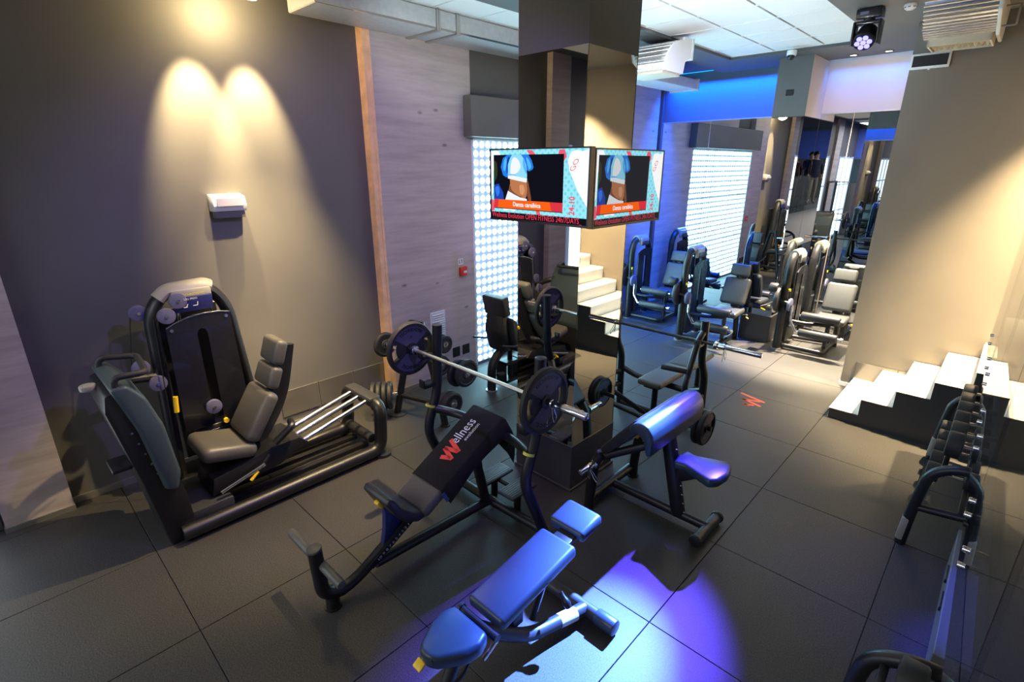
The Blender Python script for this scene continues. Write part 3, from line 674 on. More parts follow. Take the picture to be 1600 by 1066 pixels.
# towel draped over the incline bench
tw = B(); s0, s1 = .19, .90; hw = .172
def towel_ring(s, dz=0):
    return [padpt(s, -hw, -.10), padpt(s, -hw, -.005), padpt(s, -hw+.012, .008), padpt(s, 0, .010), padpt(s, hw-.012, .008), padpt(s, hw+.002, -.005), padpt(s, hw+.004, -.14 - .02*math.sin(s*9))]
rows = [towel_ring(s0 + (s1-s0)*i/8) for i in range(9)]
e = rows[-1]
rows.append([q + Vector((0, .03, -.01)) for q in e]); rows.append([q + Vector((0, .055, -.07 - .02*(i > 3))) for i, q in enumerate(e)]); rows.append([q + Vector((0.0, .06, -.17-.05*(i > 3))) for i, q in enumerate(e)]); rows.append([q + Vector((0.0, .045, -.24-.07*(i > 3))) for i, q in enumerate(e)])
V = [[tw.bm.verts.new(q) for q in r] for r in rows]
for i in range(len(V)-1):
    for j in range(6): tw.bm.faces.new((V[i][j], V[i][j+1], V[i+1][j+1], V[i+1][j]))
bmesh.ops.solidify(tw.bm, geom=tw.bm.faces[:], thickness=-.004)
towel = thing('towel', 'black gym towel with red and white print draped over the incline bench pad', 'towel', (CX, -.3, .7))
obj('cloth', tw, 'towel', towel, smooth=50)
T0 = padpt(0, 0, .012)
text('towel_print', 'ellness', .125, padpt(.545, -.005, .0125), sd, (-1, 0, 0), 'white_print', towel, 'LEFT', .002, fit=.235)
text('towel_subprint', 'evolution', .05, padpt(.60, .045, .0125), sd, (-1, 0, 0), 'white_print', towel, 'LEFT', .002, fit=.17)
b = B(); strokes(b, [((.555, .085), (.50, -.065)), ((.475, .075), (.50, -.055)), ((.475, .075), (.425, -.06)), ((.40, .045), (.43, -.045))], .035, lambda u, v: padpt(u, -v, .0145)); obj('towel_logo', b, 'red_print', towel, smooth=0)
b = B(); b.rbox(Matrix.Translation(padpt(.19, hw+.006, -.07)) @ Euler((ang, 0, 0)).to_matrix().to_4x4(), .004, .03, .09); obj('towel_label', b, M['cloth_blue'], towel)

# step platforms behind the incline bench
ps = thing('spotter_step', 'pair of ribbed grey foot steps behind the incline bench', 'foot step', (-1.55, .3, 0))
for x0, x1, y0, y1, in ((-1.76, -1.59, .10, .42), (-1.47, -1.29, .09, .39)):
    b = B(); b.box(x0, x1, y0, y1, .20, .225, .012); tr = obj('tread', b, 'metal2', ps)
    b = B()
    for k in range(7): b.box(x0+.012+k*.022, x0+.02+k*.022, y0+.02, y1-.02, .224, .228)
    obj('tread_rib', b, 'vinyl', tr)
    b = B(); b.cyl(((x0+x1)/2, (y0+y1)/2, 0), ((x0+x1)/2, (y0+y1)/2, .2), .03, seg=14); obj('leg', b, 'metal', ps)
b = B(); b.tube([(-1.70, .25, .19), (-1.35, .25, .19)], .02, 10); obj('brace', b, 'metal', ps)

# ------------------------------------------------------------------ adjustable bench in the blue pool
ab = thing('adjustable_bench', 'adjustable bench with seat, back and head pads standing in the blue light pool', 'gym bench', (-.5, -.7, 0))
def pad3(name, x0, x1, y0, z0, y1, z1, th, parent, m, bev=.04):
    a = math.atan2(z1-z0, y1-y0); L = math.hypot(y1-y0, z1-z0)
    mt = Matrix.Translation(((x0+x1)/2, (y0+y1)/2, (z0+z1)/2)) @ Euler((a, 0, 0)).to_matrix().to_4x4() @ Matrix.Translation((0, 0, -th/2))
    b = B(); b.rbox(mt, x1-x0, L, th, bev, 4); return obj(name, b, m, parent)
pad3('backrest', -.655, -.375, -.955, .455, -.30, .555, .085, ab, 'vinyl_bench', .028)
pad3('headrest', -.67, -.395, -.225, .575, .0, .61, .085, ab, 'vinyl_bench', .03)
b = B(); poly = [(-.645, -1.05), (-.375, -1.05), (-.345, -1.13), (-.36, -1.22), (-.43, -1.34), (-.47, -1.37), (-.53, -1.37), (-.57, -1.34), (-.64, -1.22), (-.665, -1.13)]
b.extr(poly, lambda u, v, a: (u, v, a + .03*max(0, (-v-1.2)/.17)), .385, .475, .028, 3); obj('seat', b, 'vinyl_bench', ab)
b = B(); b.tube([(-.64, -1.0, .40), (-.36, -1.0, .40)], .022, 12); b.tube([(-.66, -1.0, .40), (-.64, -1.0, .40)], .03, 12); obj('hinge', b, 'metal', ab)
b = B(); b.box(-.57, -.44, -.9, -.05, .40, .43, .008); b.bm.verts.ensure_lookup_table()
for v in b.bm.verts: v.co.z += (v.co.y+.955)*.1526
obj('back_rail', b, 'metal', ab)
b = B(); b.tube([(-.12, -.24, .06), (-.90, -.24, .06)], .043, 16); obj('rear_foot', b, 'metal2', ab)
for x0, x1 in ((-.24, -.10), (-.92, -.78)):
    b = B(); b.cyl((x0, -.24, .06), (x1, -.24, .06), .052, bev=.008); obj('foot_sleeve', b, 'vinyl_bench', ab)
b = B(); b.tube([(-.33, -.25, .065), (-.42, -.66, .10), (-.46, -.86, .24), (-.5, -1.02, .39)], .042, 16, .16); obj('main_tube', b, 'metal2', ab)
b = B(); b.lathe((-.345, -.33, .071), (-.24, -.97, .085), [(0, .0435), (.13, .0435)], 16, cap=False); obj('label_band', b, 'white', ab, label='pale sticker band on the main tube')
b = B(); b.cyl((-.50, -.98, .12), (-.50, -.42, .40), .017); obj('gas_rod', b, 'chrome', ab)
b = B(); b.tube([(-.47, -.60, .14), (-.47, -.42, .50)], .022, 10); b.rbox(Matrix.Translation((-.48, -.74, .26)), .06, .09, .10, .01); obj('back_strut', b, 'metal', ab)
b = B(); b.lathe((-.38, -.44, .30), (.6, -.1, -.5), [(0, .012), (.03, .014), (.05, .022), (.075, .026), (.10, .018), (.105, .004)], 16); obj('adjust_knob', b, 'black', ab)
b = B(); b.tube([(-.5, -1.02, .38), (-.49, -1.16, .35), (-.48, -1.36, .02)], .036, 14, .1); obj('front_leg', b, 'metal', ab)
b = B(); b.tube([(-.72, -1.37, .035), (-.27, -1.37, .035)], .035, 14); obj('front_foot', b, 'metal', ab)
b = B(); b.rbox(Matrix.Translation((-.535, -1.375, .40)) @ Euler((.5, 0, 0)).to_matrix().to_4x4(), .06, .05, .02, .008); obj('seat_lever', b, 'yellow', ab, label='yellow seat lever')
b = B(); b.tube([(-.44, -1.10, .36), (-.40, -1.20, .30), (-.42, -1.33, .25)], .012, 8, .04); obj('lever_rod', b, 'metal', ab)

# ------------------------------------------------------------------ preacher curl bench
pc = thing('preacher_bench', 'black preacher curl bench with blue-lit arm pad and saddle seat right of the pillar', 'gym bench', (-.5, 1.05, 0))
PYC = 1.05
b = B(); b.tube([(-.10, .85, .055), (-.10, 1.25, .055)], .04, 16); obj('front_foot', b, 'metal2', pc)
for y0, y1 in ((.835, .87), (1.23, 1.265)):
    b = B(); b.cyl((-.10, y0, .055), (-.10, y1, .055), .05, bev=.008); obj('foot_cap', b, 'metal', pc)
b = B(); b.tube([(-.10, PYC, .07), (-.98, PYC, .07)], .032, 14, flat=1.2); obj('spine', b, 'metal', pc)
b = B(); b.tube([(-.98, .70, .08), (-.98, 1.36, .08)], .04, 16); obj('rear_foot', b, 'metal', pc)
for y in (.68, 1.38):
    b = B(); b.tube([(-.96, y, 0), (-.96, y, .12), (-.93, y, .45), (-.88, y+.02*(1 if y < 1 else -1), .56)], .042, 14, .1); po = obj('bar_post', b, 'metal', pc)
    b = B(); b.cyl((-.96, y, 0), (-.96, y, .012), .055); obj('foot_ring', b, 'rubber', po)
    b = B(); b.rbox(Matrix.Translation((-.92, y+.06*(1 if y < 1 else -1), .46)) @ Euler((.5, 0, 0)).to_matrix().to_4x4(), .04, .05, .07, .015); obj('bar_catch', b, 'yellow', po, label='yellow bar catch')
b = B(); b.tube([(-.34, PYC, .06), (-.50, PYC, .76)], .045, 14, flat=1.4); obj('post', b, M['metal'], pc)
b = B()
for k in range(8):
    t_ = k/8; b.cyl((-.335-.14*t_+.045, PYC-.02, .12+.6*t_), (-.335-.14*t_+.055, PYC-.02, .12+.6*t_), .006, seg=8)
obj('pin_hole', b, 'chrome', pc)
poly = [(-.62, .90), (-.585, .96), (-.53, .985), (-.47, .975), (-.425, .93), (-.41, .86), (-.42, .74), (-.46, .735), (-.49, .86), (-.55, .89)]
b = B(); b.extr(poly, lambda u, v, a: (u, a, v), .62, 1.48, .02, 3); obj('chest_pad', b, 'vinyl_bench', pc)
poly = [(-.585, .955), (-.62, .94), (-.90, .60), (-.885, .555), (-.83, .565), (-.55, .87)]
b = B(); b.extr(poly, lambda u, v, a: (u, a, v), .70, 1.40, .015, 3); obj('arm_pad', b, 'vinyl_dark', pc)
b = B(); b.tube([(-.50, .80, .74), (-.50, 1.30, .74)], .03, 12); b.tube([(-.52, .80, .74), (-.88, .72, .52)], .034, 12); b.tube([(-.52, 1.30, .74), (-.88, 1.36, .52)], .034, 12); obj('pad_frame', b, 'metal', pc)
b = B(); poly = [(-.38, .93), (-.30, .955), (-.15, .90), (-.07, .87), (-.02, .93), (0.0, 1.05), (-.02, 1.17), (-.07, 1.23), (-.15, 1.20), (-.30, 1.145), (-.38, 1.17), (-.40, 1.05)]
b.extr(poly, lambda u, v, a: (u, v, a), .52, .595, .026, 3); obj('seat', b, 'vinyl_bench', pc)
b = B(); b.extr([(-.40, .44), (-.43, .36), (-.36, .37), (-.15, .51), (-.15, .53), (-.34, .53)], lambda u, v, a: (u, a, v), PYC-.03, PYC+.03, .006); obj('seat_bracket', b, 'metal', pc)
b = B(); b.rbox(Matrix.Translation((-.06, .98, .505)), .06, .05, .018, .008); obj('seat_lever', b, 'yellow', pc, label='yellow seat lever')
b = B(); b.rbox(Matrix.Translation((-.50, .86, .72)), .05, .06, .02, .006); obj('pad_lever', b, 'yellow', pc, label='yellow pad lever')
# short curl bar lying in the catches
cb = thing('curl_bar', 'short chrome curl bar resting across the preacher bench catches', 'barbell', (-.92, 1.05, .46))
b = B(); b.tube([(-.92, .66, .46), (-.92, .78, .46), (-.90, .86, .48), (-.94, .97, .45), (-.94, 1.13, .45), (-.90, 1.24, .48), (-.92, 1.32, .46), (-.92, 1.44, .46)], .0135, 10, .04); obj('shaft', b, 'knurl', cb)
for y0, y1 in ((.47, .66), (1.44, 1.63)):
    b = B(); b.cyl((-.92, y0, .46), (-.92, y1, .46), .0255, bev=.003); sl = obj('sleeve', b, 'chrome', cb)
    b = B(); yy = .66 if y0 < 1 else 1.44; b.cyl((-.92, yy-.012, .46), (-.92, yy+.012, .46), .037, bev=.004); obj('collar', b, 'chrome', sl)
t = clip('wire spring clip on the near end of the curl bar', 0, 0, 0); t.rotation_euler = (0, 0, PI/2); t.location = (-.92, .60, .46)

# ------------------------------------------------------------------ flat bench press behind the pillar
fb = thing('flat_bench', 'black flat bench press station behind the mirror pillar with an empty barbell', 'gym bench', (-1.35, 2.6, 0))
FX = -1.36
for x in (-.87, -1.87):
    b = B(); b.tube([(x, 2.57, 0), (x, 2.54, .70), (x, 2.42, .86), (x, 2.40, 1.31)], .040, 16, .10); up = obj('upright', b, 'metal', fb)
    b = B(); b.tube([(x, 2.40, 1.20), (x, 2.29, 1.14), (x, 2.08, .70), (x, 2.14, .52), (x, 2.52, .46)], .03, 12, .09); obj('guard_loop', b, 'metal', up)
    b = B(); b.rbox(Matrix.Translation((x, 2.32, 1.075)), .06, .12, .035, .012); b.rbox(Matrix.Translation((x, 2.255, 1.105)), .06, .02, .08, .008); obj('bar_hook', b, 'metal', up)
    b = B(); s = 1 if x > FX else -1; b.tube([(x, 2.56, .30), (x+s*.03, 2.06, .35)], .03, 12); b.cyl((x+s*.02, 2.05, .36), (x+s*.33, 2.05, .37), .024); obj('storage_horn', b, 'metal', up)
b = B(); b.tube([(-.87, 2.57, .50), (-1.05, 2.62, .42), (-1.7, 2.62, .42), (-1.87, 2.57, .50)], .034, 12, .08); obj('cross_tube', b, 'metal', fb)
b = B(); b.tube([(-1.87, 2.57, .06), (-.87, 2.57, .06)], .036, 12); obj('cross_base', b, 'metal', fb)
b = B(); b.tube([(FX, 2.1, .07), (FX, 3.75, .07)], .036, 12); obj('spine', b, 'metal', fb)
b = B(); b.tube([(-1.85, 2.1, .46), (FX-.08, 2.40, .10)], .028, 12); b.tube([(-1.9, 2.05, .30), (-1.0, 2.12, .18)], .03, 12); obj('brace', b, 'metal', fb)
b = B(); b.tube([(FX, 2.45, .07), (FX, 2.45, .46)], .034, 12); obj('pad_post', b, 'metal', fb); b = B(); b.tube([(FX, 3.55, .07), (FX, 3.55, .46)], .034, 12); obj('pad_post', b, 'metal', fb)
pad3('bench_pad', -1.50, -1.22, 2.28, .55, 2.96, .55, .07, fb, 'vinyl', .025); pad3('rear_pad', -1.50, -1.20, 2.98, .55, 3.60, .575, .07, fb, 'vinyl', .025)
b = B(); b.box(-1.44, -1.28, 2.32, 3.55, .45, .485, .01); obj('pad_rail', b, 'metal', fb)
b = B(); b.cyl((-1.10, 2.02, .87), (-.86, 2.09, .86), .026, bev=.006); obj('bar_rest', b, 'rubber', fb)
barbell('barbell', 'empty barbell racked on the flat bench press behind the mirror pillar', -1.373, 2.30, 1.12, 1.10, .42, sm='metal')
clip('wire spring clip hanging on the empty barbell behind the pillar', -.62, 2.30, 1.12)
pB = plate('weight_plate', 'black plate facing outward on the storage horn of the flat bench', 'weight plate', (-.60, 2.06, .36), .175, .05, 'plates stored on the flat bench', words=False)
dup(pB, (-.655, 2.06, .36), 'black plate innermost on the storage horn of the flat bench')

# ------------------------------------------------------------------ plate tree
tr = thing('plate_tree', 'black A-frame plate tree with round weight discs by the oak wall', 'plate rack', (-3.3, .68, 0))
b = B(); b.tube([(-3.63, .58, 0), (-3.44, .64, .80), (-3.36, .68, 1.16)], .040, 14, .05); obj('leg', b, 'metal', tr)
b = B(); b.tube([(-2.99, .78, 0), (-3.10, .74, .60), (-3.24, .70, 1.16)], .040, 14, .05); obj('leg', b, 'metal', tr)
b = B(); b.tube([(-3.37, .68, 1.14), (-3.22, .70, 1.14)], .036, 12); obj('head_tube', b, 'metal', tr)
b = B(); b.cyl((-3.62, .58, 0), (-3.62, .58, .012), .11); b.cyl((-2.99, .78, 0), (-2.99, .78, .012), .056); obj('foot_pad', b, 'rubber', tr)
b = B(); b.tube([(-3.55, .60, .25), (-3.03, .76, .25)], .03, 12); obj('cross_tube', b, 'metal', tr)
horns = [(-3.56, .61, .27, -3.76, .29, .27), (-3.50, .62, .80, -3.86, .58, .82), (-3.04, .76, .33, -2.74, .72, .35), (-3.08, .75, .62, -2.74, .92, .66), (-3.10, .72, .76, -2.84, .66, .78), (-3.2, .71, 1.0, -2.84, .70, 1.02)]
for x0, y0, z0, x1, y1, z1 in horns:
    b = B(); b.cyl((x0, y0, z0), (x1, y1, z1), .022, seg=14); obj('horn', b, 'chrome', tr)
def disc(label, loc, R, th, group):
    t = thing('weight_disc', label, 'weight plate', (0, 0, 0), group)
    b = B(); b.lathe((-th/2, 0, 0), (1, 0, 0), [(0, .026), (0, R-.02), (.006, R-.006), (.014, R), (th-.014, R), (th-.006, R-.006), (th, R-.02), (th, R*.78), (th*.8, R*.74), (th*.8, R*.42), (th, R*.36), (th, .026)], 30, closed=True); obj('disc', b, 'rubber', t)
    b = B(); b.lathe((-th/2-.002, 0, 0), (1, 0, 0), [(0, .0255), (0, .042), (th+.004, .042), (th+.004, .0255)], 20, closed=True); obj('hub_ring', b, 'chrome', t)
    t.location = loc; OFF[t.name] = Vector(loc); return t
G = 'discs on the plate tree'
ax = Vector((-.60, -.80, 0)); h0 = Vector((-3.575, .53, .27))
dA = disc('outermost of four discs on the low left horn of the plate tree', (0, 0, 0), .16, .058, G); dA.location = h0+ax*.24; dA.rotation_euler = (0, 0, math.atan2(.8, .6))
for k, w in enumerate(('second', 'third', 'innermost')): dup(dA, h0+ax*(.24-.062*(k+1)), w + ' of four discs on the low left horn of the plate tree')
dB = disc('thick disc facing outward on the low right horn of the plate tree', (-2.79, .725, .35), .13, .07, G)
dup(dB, (-2.87, .735, .345), 'inner disc on the low right horn of the plate tree')
dup(dB, (-2.88, .67, .78), 'small disc on the middle front horn of the plate tree', scale=.85)
dC = dup(dA, (-2.76, .91, .655), 'outer large disc on the middle rear horn of the plate tree', rotz=0.0, scale=.95)
dup(dA, (-2.84, .87, .65), 'inner large disc on the middle rear horn of the plate tree', rotz=0.0, scale=.95)
for k, w in enumerate(('outer', 'middle', 'inner')): dup(dB, (-2.84-.055*k, .70, 1.015), w + ' small disc on the top right horn of the plate tree', scale=(.6, .72, .72))
dup(dA, (-3.78, .585, .815), 'large disc on the upper left horn of the plate tree behind the barbell', rotz=0.0, scale=.9)

# ------------------------------------------------------------------ leg extension machines by the mirror
def leg_machine(label, group):
    t = thing('leg_extension_machine', label, 'gym machine', (0, 0, 0), group)
    b = B(); b.tube([(0, 0, 0), (0, 0, 1.28), (0, .09, 1.46), (0, .48, 1.46), (0, .60, 1.30), (0, .62, 0)], .058, 14, .14); obj('tower_frame', b, 'metal', t)
    b = B(); b.cyl((0, 0, 0), (0, 0, .015), .075); b.cyl((0, .62, 0), (0, .62, .015), .075); obj('tower_foot', b, 'base_alu', t)
    b = B(); b.tube([(0, .12, 1.47), (0, .46, 1.47)], .068, 14); b.rbox(Matrix.Translation((.075, .29, 1.42)), .05, .26, .15, .02); obj('tower_cap', b, 'cap', t)
    b = B(); b.rbox(Matrix.Translation((.10, .29, 1.39)), .012, .2, .08, .005); obj('placard', b, 'metal2', t)
    b = B(); tp = [(.07, 1.22), (.13, 1.25), (.21, 1.28), (.31, 1.30), (.42, 1.29), (.54, 1.27)]
    poly = [(.07, .35)] + tp[:3] + [(.27, 1.29), (.27, .35)]; b.extr(poly, lambda u, v, a: (a, u, v), .09, .11)
    poly = [(.35, .35), (.35, 1.295)] + tp[4:] + [(.54, .35)]; b.extr(poly, lambda u, v, a: (a, u, v), .09, .11); b.extr([(.27, 1.16), (.35, 1.16), (.35, 1.295), (.27, 1.29)], lambda u, v, a: (a, u, v), .09, .11); obj('tower_shroud', b, 'shroud', t)
    b = B(); b.box(-.03, .08, .10, .52, .10, .62, .01); obj('weight_stack', b, 'metal2', t)
    b = B(); b.tube([(.0, .05, .06), (.62, .05, .06), (.62, .72, .06), (0, .62, .06)], .035, 12, .05); obj('base_frame', b, 'metal', t)
    b = B(); b.tube([(.60, .28, 0), (.60, .28, .46), (.60, .40, .50)], .032, 12, .06); obj('front_leg', b, 'metal', t)
    b = B(); b.tube([(.64, .74, 0), (.64, .66, .48)], .04, 12); obj('rear_leg', b, 'metal', t)
    b = B(); b.tube([(.05, .12, .45), (.3, .14, .44), (.62, .30, .44)], .03, 12, .06); obj('cross_arm', b, 'metal', t)
    b = B(); b.rbox(Matrix.Translation((.62, .30, .545)) @ Euler((math.radians(4), 0, 0)).to_matrix().to_4x4(), .42, .40, .09, .035, 4); obj('seat', b, 'vinyl_charcoal', t)
    a = math.radians(66)
    b = B(); b.rbox(Matrix.Translation((.62, .535, .84)) @ Euler((a, 0, 0)).to_matrix().to_4x4(), .40, .44, .10, .045, 4); obj('backrest', b, 'vinyl_charcoal', t)
    b = B(); b.rbox(Matrix.Translation((.62, .65, 1.16)) @ Euler((math.radians(70), 0, 0)).to_matrix().to_4x4(), .30, .19, .09, .03, 4); obj('headrest', b, 'vinyl_charcoal', t)
    b = B(); b.tube([(.62, .60, .48), (.62, .66, .85), (.62, .74, 1.22)], .05, 12, .1, flat=1.5); obj('back_support', b, 'metal', t)
    b = B(); b.cyl((.28, -.02, .60), (.80, -.02, .60), .062, bev=.018); r = obj('thigh_roller', b, 'vinyl_dark', t)
    b = B(); b.cyl((.26, -.02, .60), (.84, -.02, .60), .018); obj('roller_axle', b, 'chrome', r)
    b = B(); b.cyl((.30, -.10, .36), (.82, -.10, .36), .062, bev=.018); r = obj('ankle_roller', b, 'vinyl_dark', t)
    b = B(); b.cyl((.24, -.10, .36), (.88, -.10, .36), .018); b.lathe((.86, -.10, .36), (1, 0, 0), [(0, .03), (.03, .03), (.04, .015)], 14); obj('roller_axle', b, 'chrome', r)
    b = B(); b.tube([(.14, -.05, .74), (.16, -.09, .50), (.26, -.10, .36)], .022, 10, .04); obj('lever_arm', b, 'chrome', t)
    b = B(); b.cyl((.085, -.05, .74), (.125, -.05, .74), .10, bev=.01); obj('pivot_disc', b, 'pulley', t)
    b = B(); b.cyl((-.10, -.02, .80), (-.04, -.02, .80), .20, bev=.012); c = obj('cam_disc', b, 'metal2', t)
    b = B(); b.cyl((-.20, -.10, .98), (-.08, -.10, .98), .07, bev=.012); obj('counter_weight', b, 'vinyl_dark', c)
    b = B(); b.cyl((-.05, -.04, .78), (.12, -.04, .74), .03, seg=12); obj('pivot_axle', b, 'metal', t)
    b = B(); b.cyl((.10, -.06, .78), (.08, -.08, .95), .011, seg=10); l = obj('range_lever', b, 'metal', t)
    b = B(); b.cyl((.08, -.08, .95), (.078, -.082, .985), .016, seg=10); obj('lever_knob', b, 'yellow', l)
    for x in (.86, ):
        b = B(); b.tube([(.80, .45, .48), (.90, .40, .52), (.93, .25, .54)], .016, 10, .04); obj('hand_grip', b, 'rubber', t)
    b = B(); b.cyl((.84, .50, .47), (.90, .47, .44), .012, seg=8); obj('seat_pin', b, 'yellow', t)
    return t
GL = 'leg machines along the far mirrors'
m2 = leg_machine('dark leg extension machine standing in the middle of the row before the far mirrors', GL)
dup(m2, (-3.85, 5.93, 0), 'dark leg extension machine farthest left, in the corner by the oak wall')
dup(m2, (-1.20, 6.05, 0), 'leg extension machine on the right under the warm downlights by the mirrored pier')
m2.location = (-2.52, 5.38, 0)

# seated machine half hidden behind the pillar
cm = thing('leg_curl_machine', 'black seated leg curl machine in front of the bright window, half hidden by the pillar', 'gym machine', (-3.3, 2.2, 0))
b = B(); b.tube([(-3.3, 1.80, 0), (-3.3, 1.81, .36), (-3.3, 1.98, .52), (-3.3, 2.35, .50)], .05, 14, .14, flat=1.3); obj('rear_leg', b, 'metal', cm)
b = B(); b.cyl((-3.3, 1.80, 0), (-3.3, 1.80, .014), .075); obj('foot_ring', b, 'base_alu', cm)
b = B(); b.extr([(1.90, .52), (2.02, .52), (2.03, .70), (1.98, .98), (1.86, 1.0), (1.82, .80)], lambda u, v, a: (a, u, v), -3.44, -3.16, .02); obj('back_shell', b, 'metal', cm)
b = B(); b.extr([(2.06, .52), (2.14, .54), (2.15, .70), (2.08, .90), (1.99, .97), (1.96, .94), (1.99, .70)], lambda u, v, a: (a, u, v), -3.50, -3.10, .03, 3); obj('backrest', b, 'vinyl_dark', cm)
b = B(); b.rbox(Matrix.Translation((-3.3, 1.90, 1.115)) @ Euler((math.radians(12), 0, 0)).to_matrix().to_4x4(), .36, .12, .25, .02, 3); obj('headrest', b, 'vinyl_dark', cm)
b = B(); b.rbox(Matrix.Translation((-3.3, 2.32, .53)), .42, .44, .10, .04, 4); obj('seat', b, 'vinyl_dark', cm)
for x in (-3.56, -3.04):
    b = B(); b.tube([(x, 1.74, .68), (x, 1.95, .62), (x, 2.3, .58)], .014, 10, .05); obj('hand_grip', b, 'metal', cm)
b = B(); b.tube([(-3.3, 2.14, .48), (-3.3, 2.14, .10), (-3.3, 2.9, .06)], .035, 12, .04); obj('post', b, 'metal', cm)
b = B(); b.box(-3.38, -3.22, 1.97, 2.0, .06, .34); b.box(-3.38, -3.22, 2.22, 2.25, .06, .34); b.box(-3.38, -3.22, 1.97, 2.25, .30, .34); b.box(-3.38, -3.22, 1.97, 2.25, .05, .09); obj('linkage_box', b, 'metal', cm)
b = B(); b.cyl((-3.25, 1.86, .2), (-3.25, 1.97, .2), .03, bev=.006); obj('stopper', b, 'rubber', cm)
b = B(); b.tube([(-3.45, 2.85, 0), (-3.45, 2.85, 1.25), (-3.45, 2.95, 1.38), (-3.45, 3.2, 1.38), (-3.45, 3.3, 1.25), (-3.45, 3.3, 0)], .05, 12, .12); obj('tower_frame', b, 'metal', cm)
b = B(); b.box(-3.40, -3.38, 2.92, 3.23, .3, 1.25); obj('tower_shroud', b, 'shroud', cm)
b = B(); b.cyl((-3.52, 2.78, .66), (-3.08, 2.78, .66), .06, bev=.015); obj('thigh_roller', b, 'vinyl_dark', cm)

# ------------------------------------------------------------------ power rack behind the camera, seen only in the mirrors
pw = thing('power_rack', 'black power rack by the rear window, seen only as a reflection in the far pier', 'gym rack', (-3.1, -3.9, 0))
for x in (-3.6, -2.6):
    for y in (-4.4, -3.4):
        b = B(); b.box(x-.035, x+.035, y-.035, y+.035, 0, 2.25, .006); po = obj('upright', b, 'metal', pw)
        b = B()
        for k in range(10): b.cyl((x-.036, y, .4+k*.17), (x+.036, y, .4+k*.17), .014, seg=8)
        obj('pin_hole', b, 'base_alu', po)
    b = B(); b.box(x-.03, x+.03, -4.4, -3.4, 2.19, 2.25); obj('top_rail', b, 'metal', pw); b = B(); b.box(x-.03, x+.03, -4.4, -3.4, .0, .06); obj('base_rail', b, 'metal', pw)
b = B(); b.cyl((-3.65, -3.9, 2.22), (-2.55, -3.9, 2.22), .02); obj('pull_up_bar', b, 'chrome', pw)
barbell('barbell', 'barbell racked on the power rack seen only in reflection', -3.1, -3.33, 1.25, 1.0, .38)

# ------------------------------------------------------------------ dumbbell racks
rk = thing('dumbbell_rack', 'black two-tier dumbbell rack under the glass balustrade beside the stairs', 'dumbbell rack', (1.25, 2.8, 0), 'dumbbell racks under the gallery')
for y in (2.0, 3.66):
    b = B(); b.tube([(1.02, y, 0), (1.035, y, .32), (1.075, y, .64), (1.20, y, .73), (1.50, y, .76), (1.52, y, 0)], .036, 14, .12); ef = obj('end_frame', b, 'metal', rk)
    b = B(); b.tube([(1.05, y, .34), (1.50, y, .40)], .028, 12); obj('brace', b, 'metal', ef)
    b = B(); b.rbox(Matrix.Translation((1.013, y, .14)) @ Euler((0, math.radians(3), 0)).to_matrix().to_4x4(), .05, .076, .20, .012); obj('boot', b, 'cap', ef)
for x, z in ((1.14, .66), (1.40, .72), (1.06, .34), (1.30, .40)):
    b = B(); b.box(x-.018, x+.018, 2.0, 3.66, z-.02, z+.02, .006); obj('shelf_rail', b, 'metal', rk)
r2 = dup(rk, (1.25, -.91, 0), 'black dumbbell rack nearest the camera at the bottom right corner')
def dumbbell(label, group):
    t = thing('dumbbell', label, 'dumbbell', (0, 0, 0), group)
    b = B(); b.cyl((-.09, 0, 0), (.09, 0, 0), .016, seg=12); obj('handle', b, 'chrome', t)
    for s in (-1, 1):
        b = B(); b.lathe((s*.08, 0, 0), (s, 0, 0), [(0, .06), (.004, .092), (.012, .1), (.085, .1), (.096, .094), (.1, .08)], 24); obj('head', b, 'rubber', t)
    return t
G1 = 'round rubber dumbbells on the rack'
d0 = dumbbell('largest black round dumbbell at the near end of the upper rack tier', G1)
words = ['second from the near end', 'third from the near end', 'fourth from the near end', 'fifth from the near end', 'last by the stairs']
for k in range(1, 6):
    dup(d0, (1.29, 2.26+.262*k, .79), 'black round dumbbell on the upper rack tier, ' + words[k-1], scale=(1, 1-.045*k, 1-.045*k))
d0.location = (1.29, 2.26, .80)
words = ['nearest the camera', 'second from the near end', 'third from the near end', 'fourth from the near end', 'last by the stairs']
for k in range(5):
    dup(d0, (1.20, 2.45+.25*k, .45), 'smaller black round dumbbell on the lower rack tier, ' + words[k], scale=(.9, .78-.03*k, .78-.03*k))
dup(d0, (1.36, -.25, .80), 'black round dumbbell on the rack at the bottom right corner', scale=(1, .95, .95))

# ------------------------------------------------------------------ television screens on the pillar
PAL = (('black', (.006, .006, .012), 1), ('cyan', (.35, .85, .95), 1), ('cyan_dark', (.18, .70, .90), 1), ('white', (1, 1, 1), 1.05), ('pink', (.85, .12, .18), 1), ('orange', (1.0, .13, .01), 1), ('red', (.75, .04, .06), 1),
      ('shirt', (.30, .75, 1.0), 1), ('sleeve', (.02, .22, .85), 1), ('sleeve_light', (.10, .50, 1.0), 1), ('sleeve_dark', (.005, .05, .38), 1), ('shirt_dark', (.10, .48, .95), 1), ('skin_light', (.72, .33, .16), 1), ('greenglow', (.03, .05, .02), 1), ('bluelight', (.04, .20, .95), 1), ('skin', (.52, .20, .085), 1), ('skin_dark', (.23, .08, .035), 1), ('pants', (.9, .95, 1.0), 1), ('blueglow', (.02, .08, .55), .8), ('ticker', (.006, .006, .010), 1), ('tickertext', (.95, .05, .10), 1))
SCREEN = {n: emis('screen_' + n, c, s) for n, c, s in PAL}
SCREEN2 = {n: emis('dim_screen_' + n, [x*.62 + .018 for x in c] if n not in ('cyan', 'cyan_dark', 'white', 'pink', 'orange', 'red') else [x*.88 for x in c], s) for n, c, s in PAL}   # same picture, its dimming at the oblique view put into the colours
